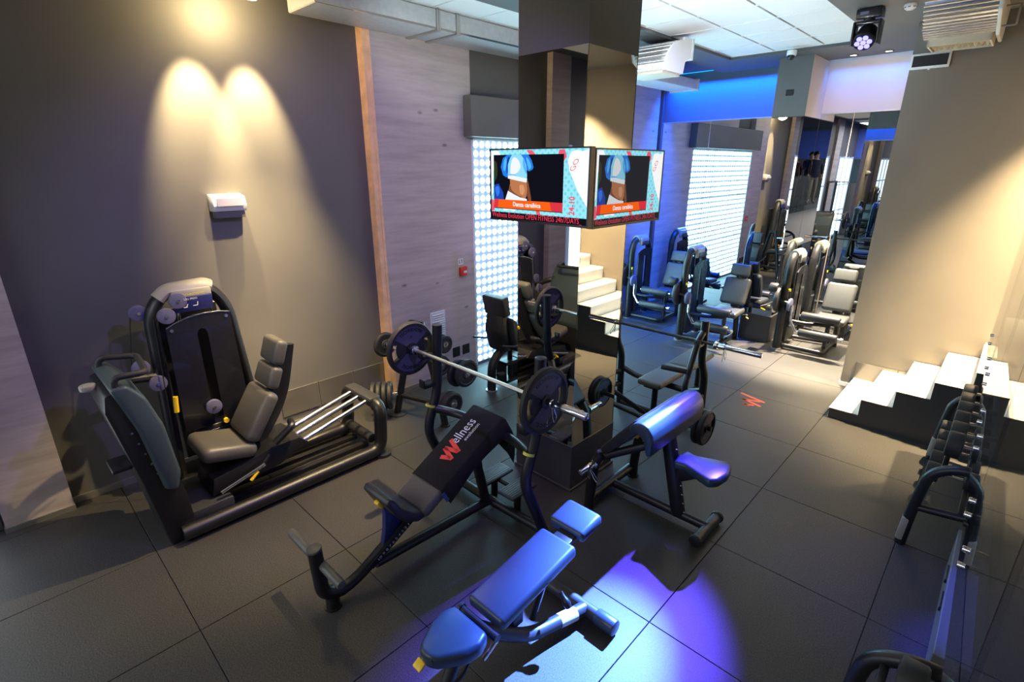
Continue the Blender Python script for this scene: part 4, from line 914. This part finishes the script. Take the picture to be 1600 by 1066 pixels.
def tv(label, org, xd, w, h, nd, E_=None):
    xd, nd = Vector(xd), Vector(nd); up = Vector((0, 0, 1)); org = Vector(org)     # org: lower-left corner of the front face
    t = thing('television', label, 'television', org + xd*w/2 - nd*.03, 'screens on the pillar')
    def P(s, v, d=0): return org + xd*(s*w) + up*(v*h) + nd*d
    def slabq(b, s0, s1, v0, v1, d0, d1):
        p = [P(s, v, d) for d in (d0, d1) for s, v in ((s0, v0), (s1, v0), (s1, v1), (s0, v1))]; q = [b.bm.verts.new(x) for x in p]
        for f in ((0, 3, 2, 1), (4, 5, 6, 7), (0, 1, 5, 4), (1, 2, 6, 5), (2, 3, 7, 6), (3, 0, 4, 7)): b.bm.faces.new([q[i] for i in f])
    b = B(); slabq(b, 0, 1, 0, 1, -.05, -.004); slabq(b, 0, 1, 0, .03, -.004, .004); slabq(b, 0, 1, .98, 1, -.004, .004); slabq(b, 0, .013, 0.03, .98, -.004, .004); slabq(b, .987, 1, .03, .98, -.004, .004); obj('bezel', b, 'black', t, smooth=0)
    b = B(); slabq(b, .3, .7, .3, .7, -.09, -.05); obj('wall_mount', b, 'metal', t, smooth=0)
    b = B(); b.quad(P(.013, .03, -.001), P(.987, .03, -.001), P(.987, .98, -.001), P(.013, .98, -.001)); sc = obj('screen', b, E_['cyan'], t, smooth=0)
    def poly(name, m, pts, d):
        b = B(); b.quad(*[P(s, 1-v, d) for s, v in pts]); return obj(name, b, E_[m], sc, smooth=0)
    def blob(name, m, pts, d, n=5):
        P2 = []
        k = len(pts)
        for i in range(k):
            a, c, e, f = [Vector(pts[(i+q) % k]) for q in (-1, 0, 1, 2)]
            for j in range(n):
                t_ = j/n; P2.append(.5*((2*c) + (e-a)*t_ + (2*a-5*c+4*e-f)*t_*t_ + (3*c-a-3*e+f)*t_**3))
        b = B(); b.bm.faces.new([b.bm.verts.new(P(u.x, 1-u.y, d)) for u in P2]); return obj(name, b, E_[m], sc, smooth=0)
    b = B()
    for i in range(34):
        for j in range(20):
            if (i+j) % 2: continue
            s, v = .03+i*.028, .03+j*.05
            b.quad(P(s-.014, 1-v, -.0004), P(s, 1-v-.025, -.0004), P(s+.014, 1-v, -.0004), P(s, 1-v+.025, -.0004))
    obj('pattern', b, E_['cyan_dark'], sc, smooth=0)
    poly('heart', 'white', [(.80, .16), (.83, .06), (.88, .04), (.93, .06), (.985, .03), (.985, .74), (.90, .55), (.82, .30)], .0002)
    poly('corner', 'white', [(.014, .03), (.10, .03), (.13, .10), (.04, .30), (.03, .62), (.014, .66)], .0002)
    for q in ([(.40, .03), (.46, .03), (.50, .10), (.44, .10)], [(.72, .03), (.77, .03), (.79, .12), (.74, .22), (.71, .10)], [(.014, .70), (.04, .72), (.05, .86), (.014, .88)], [(.50, .83), (.54, .83), (.56, .90), (.52, .90)]): poly('ribbon', 'pink', q, .0003)
    poly('lower_heart', 'white', [(.12, .78), (.30, .79), (.28, .86), (.22, .84), (.16, .86)], .0003)
    poly('picture', 'black', [(.045, .085), (.765, .085), (.765, .83), (.045, .83)], .0006)
    poly('glow', 'blueglow', [(.05, .50), (.10, .48), (.15, .60), (.16, .72), (.05, .72)], .0008)
    blob('glow', 'greenglow', [(.05, .18), (.08, .20), (.085, .35), (.06, .44), (.05, .42)], .0008)
    blob('glow', 'bluelight', [(.06, .54), (.10, .52), (.11, .60), (.08, .66)], .00085)
    blob('arm', 'skin_dark', [(.385, .33), (.42, .44), (.445, .60), (.455, .70), (.43, .71), (.40, .56), (.375, .46)], .0009)
    poly('sleeve', 'sleeve', [(.125, .25), (.15, .13), (.20, .086), (.25, .086), (.235, .30), (.22, .38), (.185, .39), (.15, .36)], .0010)
    blob('sleeve_fold', 'sleeve_light', [(.16, .18), (.185, .12), (.19, .20), (.17, .30), (.155, .28)], .00105)
    blob('sleeve_fold', 'sleeve_dark', [(.20, .14), (.225, .12), (.215, .26), (.195, .34), (.19, .26)], .00105)
    poly('sleeve', 'sleeve', [(.345, .086), (.42, .086), (.455, .16), (.475, .25), (.465, .28), (.43, .305), (.395, .28), (.36, .20)], .0010)
    blob('sleeve_fold', 'sleeve_light', [(.40, .12), (.43, .16), (.45, .24), (.43, .28), (.41, .20)], .00105)
    poly('belly', 'skin', [(.225, .40), (.405, .45), (.412, .54), (.405, .64), (.39, .68), (.30, .66), (.205, .60), (.22, .53), (.23, .47)], .0011)
    blob('belly_shade', 'skin_dark', [(.215, .57), (.235, .50), (.245, .56), (.30, .62), (.36, .655), (.30, .655), (.24, .62)], .00115)
    blob('belly_light', 'skin_light', [(.33, .50), (.37, .49), (.385, .56), (.37, .62), (.34, .60)], .00115)
    poly('trousers', 'pants', [(.205, .575), (.27, .62), (.34, .66), (.41, .675), (.41, .72), (.17, .72)], .0012)
    poly('shirt', 'shirt', [(.205, .22), (.225, .14), (.25, .086), (.345, .086), (.375, .14), (.40, .22), (.41, .36), (.405, .45), (.30, .43), (.205, .40)], .0013)
    blob('shirt_light', 'pants', [(.24, .20), (.27, .12), (.32, .16), (.34, .26), (.29, .34), (.235, .34)], .00135)
    blob('shirt_fold', 'shirt_dark', [(.37, .14), (.395, .22), (.405, .34), (.385, .30), (.365, .22)], .00135)
    blob('shirt_fold', 'shirt_dark', [(.205, .36), (.25, .345), (.30, .36), (.25, .365)], .0014)
    poly('hem', 'pants', [(.205, .365), (.26, .36), (.34, .385), (.41, .40), (.405, .455), (.30, .43), (.205, .405)], .0014)
    poly('banner', 'orange', [(.045, .70), (.765, .70), (.765, .82), (.045, .82)], .0016)
    poly('banner_end', 'red', [(.64, .70), (.765, .70), (.765, .82), (.66, .82)], .0017); poly('banner_end', 'red', [(.045, .70), (.10, .70), (.09, .82), (.045, .82)], .0017)
    poly('ticker', 'ticker', [(.014, .88), (.986, .88), (.986, .97), (.014, .97)], .0016)
    text('banner_text', 'Danza caraibica', h*.085, P(.26, 1-.785, .002), xd, up, E_['white'], sc, 'LEFT', .001, fit=w*.29, bold=.001)
    text('ticker_text', 'Wellness Evolution OPEN FITNESS 24h/7DAYS_', h*.105, P(.025, 1-.955, .002), xd, up, E_['tickertext'], sc, 'LEFT', .001, fit=w*.92)
    text('side_text', '24-10', h*.13, P(.875, 1-.85, .002), up, -xd, E_['pink'], sc, 'LEFT', .001, fit=h*.24, bold=.002)
    text('heart_text', 'GO', h*.12, P(.86, 1-.30, .002), up*.9+xd*.5, -xd, E_['pink'], sc, 'LEFT', .001, fit=h*.17)
    return t
tv('wall screen facing the incline bench on the left side of the pillar, bright dance picture', (-2.135, .700, 2.322), (1, 0, 0), 1.015, .562, (0, -1, 0), SCREEN)
tv('wall screen turned toward the stairs on the right side of the pillar', (-1.150, .795, 2.305), (0, 1, 0), .995, .572, (1, 0, 0), SCREEN2)

# ------------------------------------------------------------------ small fittings on the walls
t = thing('emergency_light', 'white box emergency light glowing high on the dark left wall', 'emergency light', (-4.15, -.71, 2.35))
b = B(); b.extr([(-4.2, 2.51), (-4.09, 2.49), (-4.06, 2.41), (-4.08, 2.36), (-4.2, 2.36)], lambda u, v, a: (u, a, v), -.855, -.572, .006); obj('body', b, 'white', t)
b = B(); b.box(-4.056, -4.052, -.83, -.60, 2.40, 2.47); bmesh.ops.rotate(b.bm, cent=(-4.07, 0, 2.45), matrix=Matrix.Rotation(-.35, 3, 'Y'), verts=b.bm.verts); obj('diffuser', b, M['pulley'], t)
b = B(); b.box(-4.19, -4.10, -.84, -.585, 2.30, 2.36, .006); obj('lower_housing', b, 'wall_grey', t)
t = thing('fire_call_point', 'small red fire alarm call point on the oak wall', 'alarm', (XW, 2.04, 1.36))
b = B(); b.box(XW, XW+.035, 1.98, 2.10, 1.355, 1.475, .006); obj('housing', b, 'red', t)
b = B(); b.box(XW+.035, XW+.038, 2.03, 2.085, 1.395, 1.425); obj('push_plate', b, 'white', t)
t = thing('small_sign', 'small white pictogram sign above the red call point', 'sign', (XW, 2.02, 1.50))
b = B(); b.box(XW, XW+.004, 1.965, 2.055, 1.505, 1.59); obj('plate', b, 'white', t)
b = B(); strokes(b, [((1.985, 1.525), (1.985, 1.57)), ((2.03, 1.525), (2.03, 1.57)), ((1.985, 1.53), (2.0, 1.53)), ((2.03, 1.565), (2.015, 1.565))], .008, lambda u, v: (XW+.005, u, v)); obj('pictogram', b, 'display', t, smooth=0)
t = thing('wall_vent', 'white louvred vent grille low on the oak wall', 'vent', (XW, 1.58, .45))
b = B(); b.box(XW, XW+.02, 1.46, 1.70, .45, .95, .004, 1); obj('frame', b, 'white', t)
for k in range(15):
    b = B(); b.rbox(Matrix.Translation((XW+.024, 1.58, .49+k*.03)) @ Euler((0, .5, 0)).to_matrix().to_4x4(), .016, .19, .006); obj('slat', b, 'white', t)
for k, (y, lab) in enumerate(((1.815, 'black wall socket plate nearer the vent grille'), (1.99, 'black wall socket plate nearer the bright window'))):
    t = thing('wall_socket', lab, 'socket', (XW, y+.06, .24)); b = B(); b.box(XW, XW+.01, y, y+.13, .24, .38, .004, 1); obj('plate', b, 'black', t)
    for q in range(3):
        b = B(); b.cyl((XW+.01, y+.03+q*.035, .31), (XW+.012, y+.03+q*.035, .31), .007, seg=8); obj('pin_hole', b, 'joint', t)
t = thing('led_display', 'black digital display in a white frame on the stair wall', 'display', (.06, YS, 3.73))
b = B(); b.box(-.10, .245, YS-.045, YS, 3.735, 3.885, .008); obj('frame', b, 'white', t)
b = B(); b.box(-.078, .225, YS-.05, YS-.044, 3.757, 3.863); obj('screen', b, 'black', t)
b = B(); b.lathe((.075, YS-.025, 3.735), (0, 0, -1), [(0, .012), (.008, .012), (.014, .004)], 10); obj('sensor', b, 'white', t)

# ceiling fittings
t = thing('dome_camera', 'white dome security camera under the ceiling before the far pier', 'camera', (-1.55, 5.75, CZ))
b = B(); b.lathe((-1.55, 5.75, CZ), (0, 0, -1), [(0, .06), (.05, .062), (.07, .05)], 20); obj('housing', b, 'white', t)
b = B(); b.lathe((-1.55, 5.74, CZ-.065), (.1, -.4, -1), [(0, .05), (.03, .043), (.05, .025), (.056, .004)], 18); obj('dome', b, 'black', t)
t = thing('smoke_detector', 'round white smoke detector on the dark ceiling near the moving head lamp', 'smoke detector', (-.06, 4.25, CZ))
b = B(); b.lathe((-.06, 4.25, CZ), (0, 0, -1), [(0, .05), (.02, .055), (.035, .048), (.05, .028), (.052, .003)], 22); obj('body', b, 'white', t)
b = B()
for k in range(8): b.rbox(Matrix.Translation((-.06+.051*math.cos(k*PI/4), 4.25+.051*math.sin(k*PI/4), CZ-.03)) @ Euler((0, 0, k*PI/4)).to_matrix().to_4x4(), .006, .022, .006)
obj('slot', b, 'black', t)
for k, x in enumerate((-1.03, -.62)):
    t = thing('recessed_downlight', ('left' if k == 0 else 'right') + ' one of the two lit ceiling spots before the far bay', 'ceiling light', (x, 6.66, CZ), 'recessed spots of the far bay')
    b = B(); b.lathe((x, 6.66, CZ), (0, 0, -1), [(0, .045), (0, .062), (.008, .062), (.008, .045)], 22, closed=True); obj('ring', b, 'metal', t)
    b = B(); b.cyl((x, 6.66, CZ+.004), (x, 6.66, CZ-.003), .04, seg=18); obj('lens', b, 'lamp_warm', t)
# moving head lamp
mh = thing('moving_head_lamp', 'black moving head stage lamp with glowing blue lens hanging from the ceiling', 'stage lamp', (-.36, 4.15, CZ))
b = B(); b.box(-.47, -.25, 4.09, 4.23, CZ-.09, CZ-.005, .012); bs = obj('base', b, 'black', mh)
b = B(); b.box(-.43, -.36, 4.085, 4.09, CZ-.06, CZ-.035); obj('control_panel', b, 'pulley', bs)
b = B(); b.cyl((-.36, 4.16, CZ-.09), (-.36, 4.16, CZ-.115), .05); b.box(-.47, -.25, 4.10, 4.22, CZ-.14, CZ-.11, .01); b.box(-.48, -.455, 4.09, 4.23, CZ-.32, CZ-.11, .01); b.box(-.265, -.24, 4.09, 4.23, CZ-.32, CZ-.11, .01); obj('yoke', b, 'black', mh)
hd = Vector((.0, -.70, -.72)).normalized(); hc = Vector((-.36, 4.15, CZ-.24))
b = B(); b.lathe(hc - hd*.09, hd, [(0, .05), (.02, .08), (.10, .092), (.17, .095), (.18, .088)], 26); obj('head', b, 'black', mh)
b = B()
for k in range(7):
    a = k*PI/3; u = hd.orthogonal().normalized(); v = hd.cross(u); c = hc + hd*.093 + (u*math.cos(a)+v*math.sin(a))*(.052 if k < 6 else 0)
    b.cyl(c, c+hd*.004, .024, seg=14)
obj('lens', b, 'lamp_blue', mh)
# wall washer spots above the leg press
for k, y in enumerate((-.78, -.36)):
    t = thing('track_spot', ('left' if k == 0 else 'right') + ' warm spot lamp near the ceiling over the leg press', 'spot lamp', (-3.84, y, CZ), 'warm spots over the left wall')
    b = B(); b.cyl((-3.84, y, CZ+.06), (-3.84, y, 4.10), .012); b.lathe((-3.84, y, 4.15), (-.03, 0, -1), [(0, .03), (.02, .042), (.10, .045), (.10, .038), (.05, .034)], 20); obj('can', b, 'white', t)
    b = B(); b.cyl((-3.84, y, 4.065), (-3.84, y, 4.06), .034, seg=18); obj('lens', b, 'lamp_warm', t)

# ducts
t = thing('air_duct', 'long flat insulated air duct running along the top of the left wall', 'air duct', (-3.82, 2.0, 4.06))
b = B(); b.box(-4.07, -3.55, .05, 3.62, 4.06, 4.24, .01, 1); obj('trunk', b, 'duct', t)
b = B(); b.box(-3.56, -3.545, .05, 3.62, 4.06, 4.075); obj('corner_seam', b, 'chrome', t, smooth=0)
for y in (1.36, 1.62):
    b = B(); b.box(-4.10, -3.54, y-.025, y+.025, 4.045, 4.06); b.box(-3.555, -3.535, y-.025, y+.025, 4.05, 4.24); obj('strap', b, 'base_alu', t, smooth=0)
b = B(); b.cyl((-3.54, 1.36, 4.05), (-3.54, 1.36, 4.3), .006, seg=6); obj('hanger_rod', b, 'metal2', t)
t = thing('air_duct', 'short blue-lit flat duct end high in the far left corner', 'air duct', (-3.28, 5.2, 3.9))
b = B(); b.box(-3.50, -3.05, 3.62, 6.22, 3.90, 4.04, .008, 1); obj('trunk', b, 'duct', t)
b = B(); b.box(-3.52, -3.03, 6.19, 6.225, 3.885, 4.055); obj('flange', b, 'duct', t, smooth=0)
for y in (4.2, 5.9):
    b = B(); b.cyl((-3.28, y, 4.03), (-3.28, y, 4.27), .006, seg=6); obj('hanger_rod', b, 'metal2', t)
t = thing('air_duct', 'white boxed duct with curved foil elbow behind the pillar top', 'air duct', (-2.4, 3.2, 3.9))
arc_ = [(4.0-.42*math.cos(a), 3.80+.36*math.sin(a)) for a in [PI/2*i/8 for i in range(9)]]
prof = arc_ + [(4.0, 4.195), (4.20, 4.195), (4.20, 3.99), (4.12, 3.975), (4.06, 3.93), (4.03, 3.80)]
b = B(); b.extr(prof, lambda u, v, a: (a, u, v), -2.23, -2.205); obj('side_plate', b, 'white', t, smooth=0)
b = B(); b.extr([(3.58+.012, 3.81)] + [(y+.012, z-.008) for y, z in arc_[1:]] + [(4.18, 4.16), (4.18, 4.0), (4.05, 3.94), (4.02, 3.81)], lambda u, v, a: (a, u, v), -2.75, -2.23); obj('foil_elbow', b, 'foil', t, smooth=50)
b = B()
for i in range(0, 8):
    a = PI/2*(i+.5)/8; y, z = 4.0-.415*math.cos(a), 3.80+.355*math.sin(a); b.tube([(-2.75, y, z), (-2.232, y, z)], .007, 6)
obj('foil_rib', b, 'foil', t)
b = B(); b.box(-2.74, -2.24, 3.60, 4.02, 3.775, 3.81, .006); obj('outlet_frame', b, 'grille', t)
b = B(); b.box(-2.76, -2.19, 4.19, 4.225, 3.97, 4.2); obj('flange', b, 'white', t, smooth=0)
t = thing('air_outlet', 'foil wrapped air outlet with slotted grille above the stair wall at top right', 'air duct', (.32, 4.8, 3.9))
pr_ = [(4.15, 4.60), (4.15, 4.36)] + [(4.62 - .47*math.cos(a), 3.97+.36*(1-math.sin(a))) if False else (4.62+.0-.44*math.cos(a)*1.0, 4.36-.42*math.sin(a)) for a in [PI/2*i/8 for i in range(1, 9)]] + [(5.0, 3.94), (5.0, 4.60)]
b = B(); b.extr(pr_, lambda u, v, a: (a, u, v), .055, .585); obj('foil_elbow', b, 'foil', t, smooth=50)
b = B()
for i in range(0, 17):
    a = PI/2*(i+.5)/17; b.tube([(.05, 4.62-.44*math.cos(a), 4.36-.42*math.sin(a)), (.59, 4.62-.44*math.cos(a), 4.36-.42*math.sin(a))], .011, 6)
obj('foil_rib', b, 'foil', t)
b = B(); b.extr([(4.13, 4.62), (4.13, 4.34), (4.25, 4.05), (4.6, 3.90), (5.02, 3.90), (5.02, 4.62)], lambda u, v, a: (a, u, v), .59, .62, .008); obj('end_plate', b, 'white', t)
b = B(); b.box(.08, .57, 4.62, 4.64, 3.87, 3.94); b.box(.08, .57, 5.0, 5.02, 3.87, 3.94); b.box(.08, .095, 4.62, 5.02, 3.87, 3.94); b.box(.555, .57, 4.62, 5.02, 3.87, 3.94); obj('grille_frame', b, 'grille', t, smooth=0)
for k in range(10):
    b = B(); b.rbox(Matrix.Translation((.12+k*.046, 4.82, 3.91)) @ Euler((0, .5, 0)).to_matrix().to_4x4(), .006, .36, .06); obj('grille_slat', b, 'grille', t)
b = B(); b.tube([(.62, 4.55, 4.12), (.72, 4.55, 4.12), (.72, 4.55, 3.96), (.62, 4.55, 3.96)], .009, 8, .01); obj('bracket', b, 'base_alu', t)

# ------------------------------------------------------------------ people on the gallery, seen only in the mirrors
def person(label, loc, rotz, top, H=1.72, arm=0.0):
    t = thing('person', label, 'person', (0, 0, 0), 'people on the gallery')
    h = H/1.75
    pts = {'pelvis': (0, 0, .95), 'spine': (0, .01, 1.15), 'chest': (0, 0, 1.36), 'neck': (0, 0, 1.50), 'chin': (0, .02, 1.56)}
    V_, E2, R_ = [], [], []
    def add(p, r, par=None):
        V_.append(Vector(p)*h); R_.append(r); i = len(V_)-1
        if par is not None: E2.append((par, i))
        return i
    pe = add(pts['pelvis'], (.15, .11)); sp = add(pts['spine'], (.14, .10), pe); ch = add(pts['chest'], (.165, .11), sp); nk = add((0, 0, 1.48), (.055, .055), ch); hd0 = add((0, .01, 1.60), (.075, .085), nk); hd1 = add((0, .01, 1.70), (.07, .08), hd0)
    for s in (-1, 1):
        hp = add((s*.10, 0, .88), (.085, .085), pe); kn = add((s*.11, .02, .48), (.058, .058), hp); an = add((s*.11, -.01, .09), (.04, .04), kn); add((s*.12, .14, .035), (.04, .03), an)
        sh_ = add((s*.19, 0, 1.40), (.06, .06), ch); el = add((s*.24, .03+arm*.05, 1.13), (.042, .042), sh_); wr = add((s*(.22-arm*.12), .10+arm*.22, .92+arm*.26), (.03, .03), el); add((s*(.21-arm*.13), .13+arm*.26, .85+arm*.33), (.032, .022), wr)
    me = bpy.data.meshes.new('body'); me.from_pydata(V_, E2, []); ob = bpy.data.objects.new('tmpbody', me); C.objects.link(ob)
    md = ob.modifiers.new('skin', 'SKIN'); md2 = ob.modifiers.new('sub', 'SUBSURF'); md2.levels = 1; md2.render_levels = 1
    for i, sv in enumerate(me.skin_vertices[0].data): sv.radius = (R_[i][0]*h, R_[i][1]*h); sv.use_root = (i == 0)
    m2_ = bpy.data.meshes.new_from_object(ob.evaluated_get(bpy.context.evaluated_depsgraph_get())); bpy.data.objects.remove(ob)
    for mm in ('skin', top, 'cloth_sand'): m2_.materials.append(M[mm])
    for p in m2_.polygons:
        z = p.center.z/h; p.use_smooth = True
        p.material_index = 0 if z > 1.47 or (abs(p.center.x) > .17*h and z < 1.0 and arm == 0) else (1 if z > .93 else 2)
    bo = bpy.data.objects.new('body', m2_); C.objects.link(bo); bo.parent = t
    b = B(); b.lathe(Vector((0, -.015, 1.60))*h, (0, -.12, 1), [(0, .088*h), (.05*h, .098*h), (.10*h, .085*h), (.135*h, .05*h), (.145*h, .004)], 18); obj('hair', b, 'hair', t)
    b = B()
    for s in (-1, 1): b.lathe(Vector((s*.032, .088, 1.645))*h, (0, 1, 0), [(0, .010), (.006, .008), (.009, .002)], 8)
    obj('eyes', b, 'black', t)
    b = B(); b.extr([(.09, 1.64), (.118, 1.60), (.09, 1.592)], lambda u, v, a: (a*h, u*h, v*h), -.013, .013, .003); obj('nose', b, 'skin', t)
    t.location = loc; t.rotation_euler = (0, 0, rotz); OFF[t.name] = Vector(loc); return t
person('person in dark maroon top and sand trousers standing on the gallery, seen in the mirror', (2.22, -4.55, GZ), .5, 'cloth_red', 1.66, 0)
person('person in blue shirt holding something up in the middle of the mirrored group', (1.86, -5.05, GZ), .1, 'cloth_blue', 1.76, 1.0)
person('person in dark navy sweater on the right of the mirrored group', (1.56, -4.5, GZ), .7, 'cloth_navy', 1.76, 0)
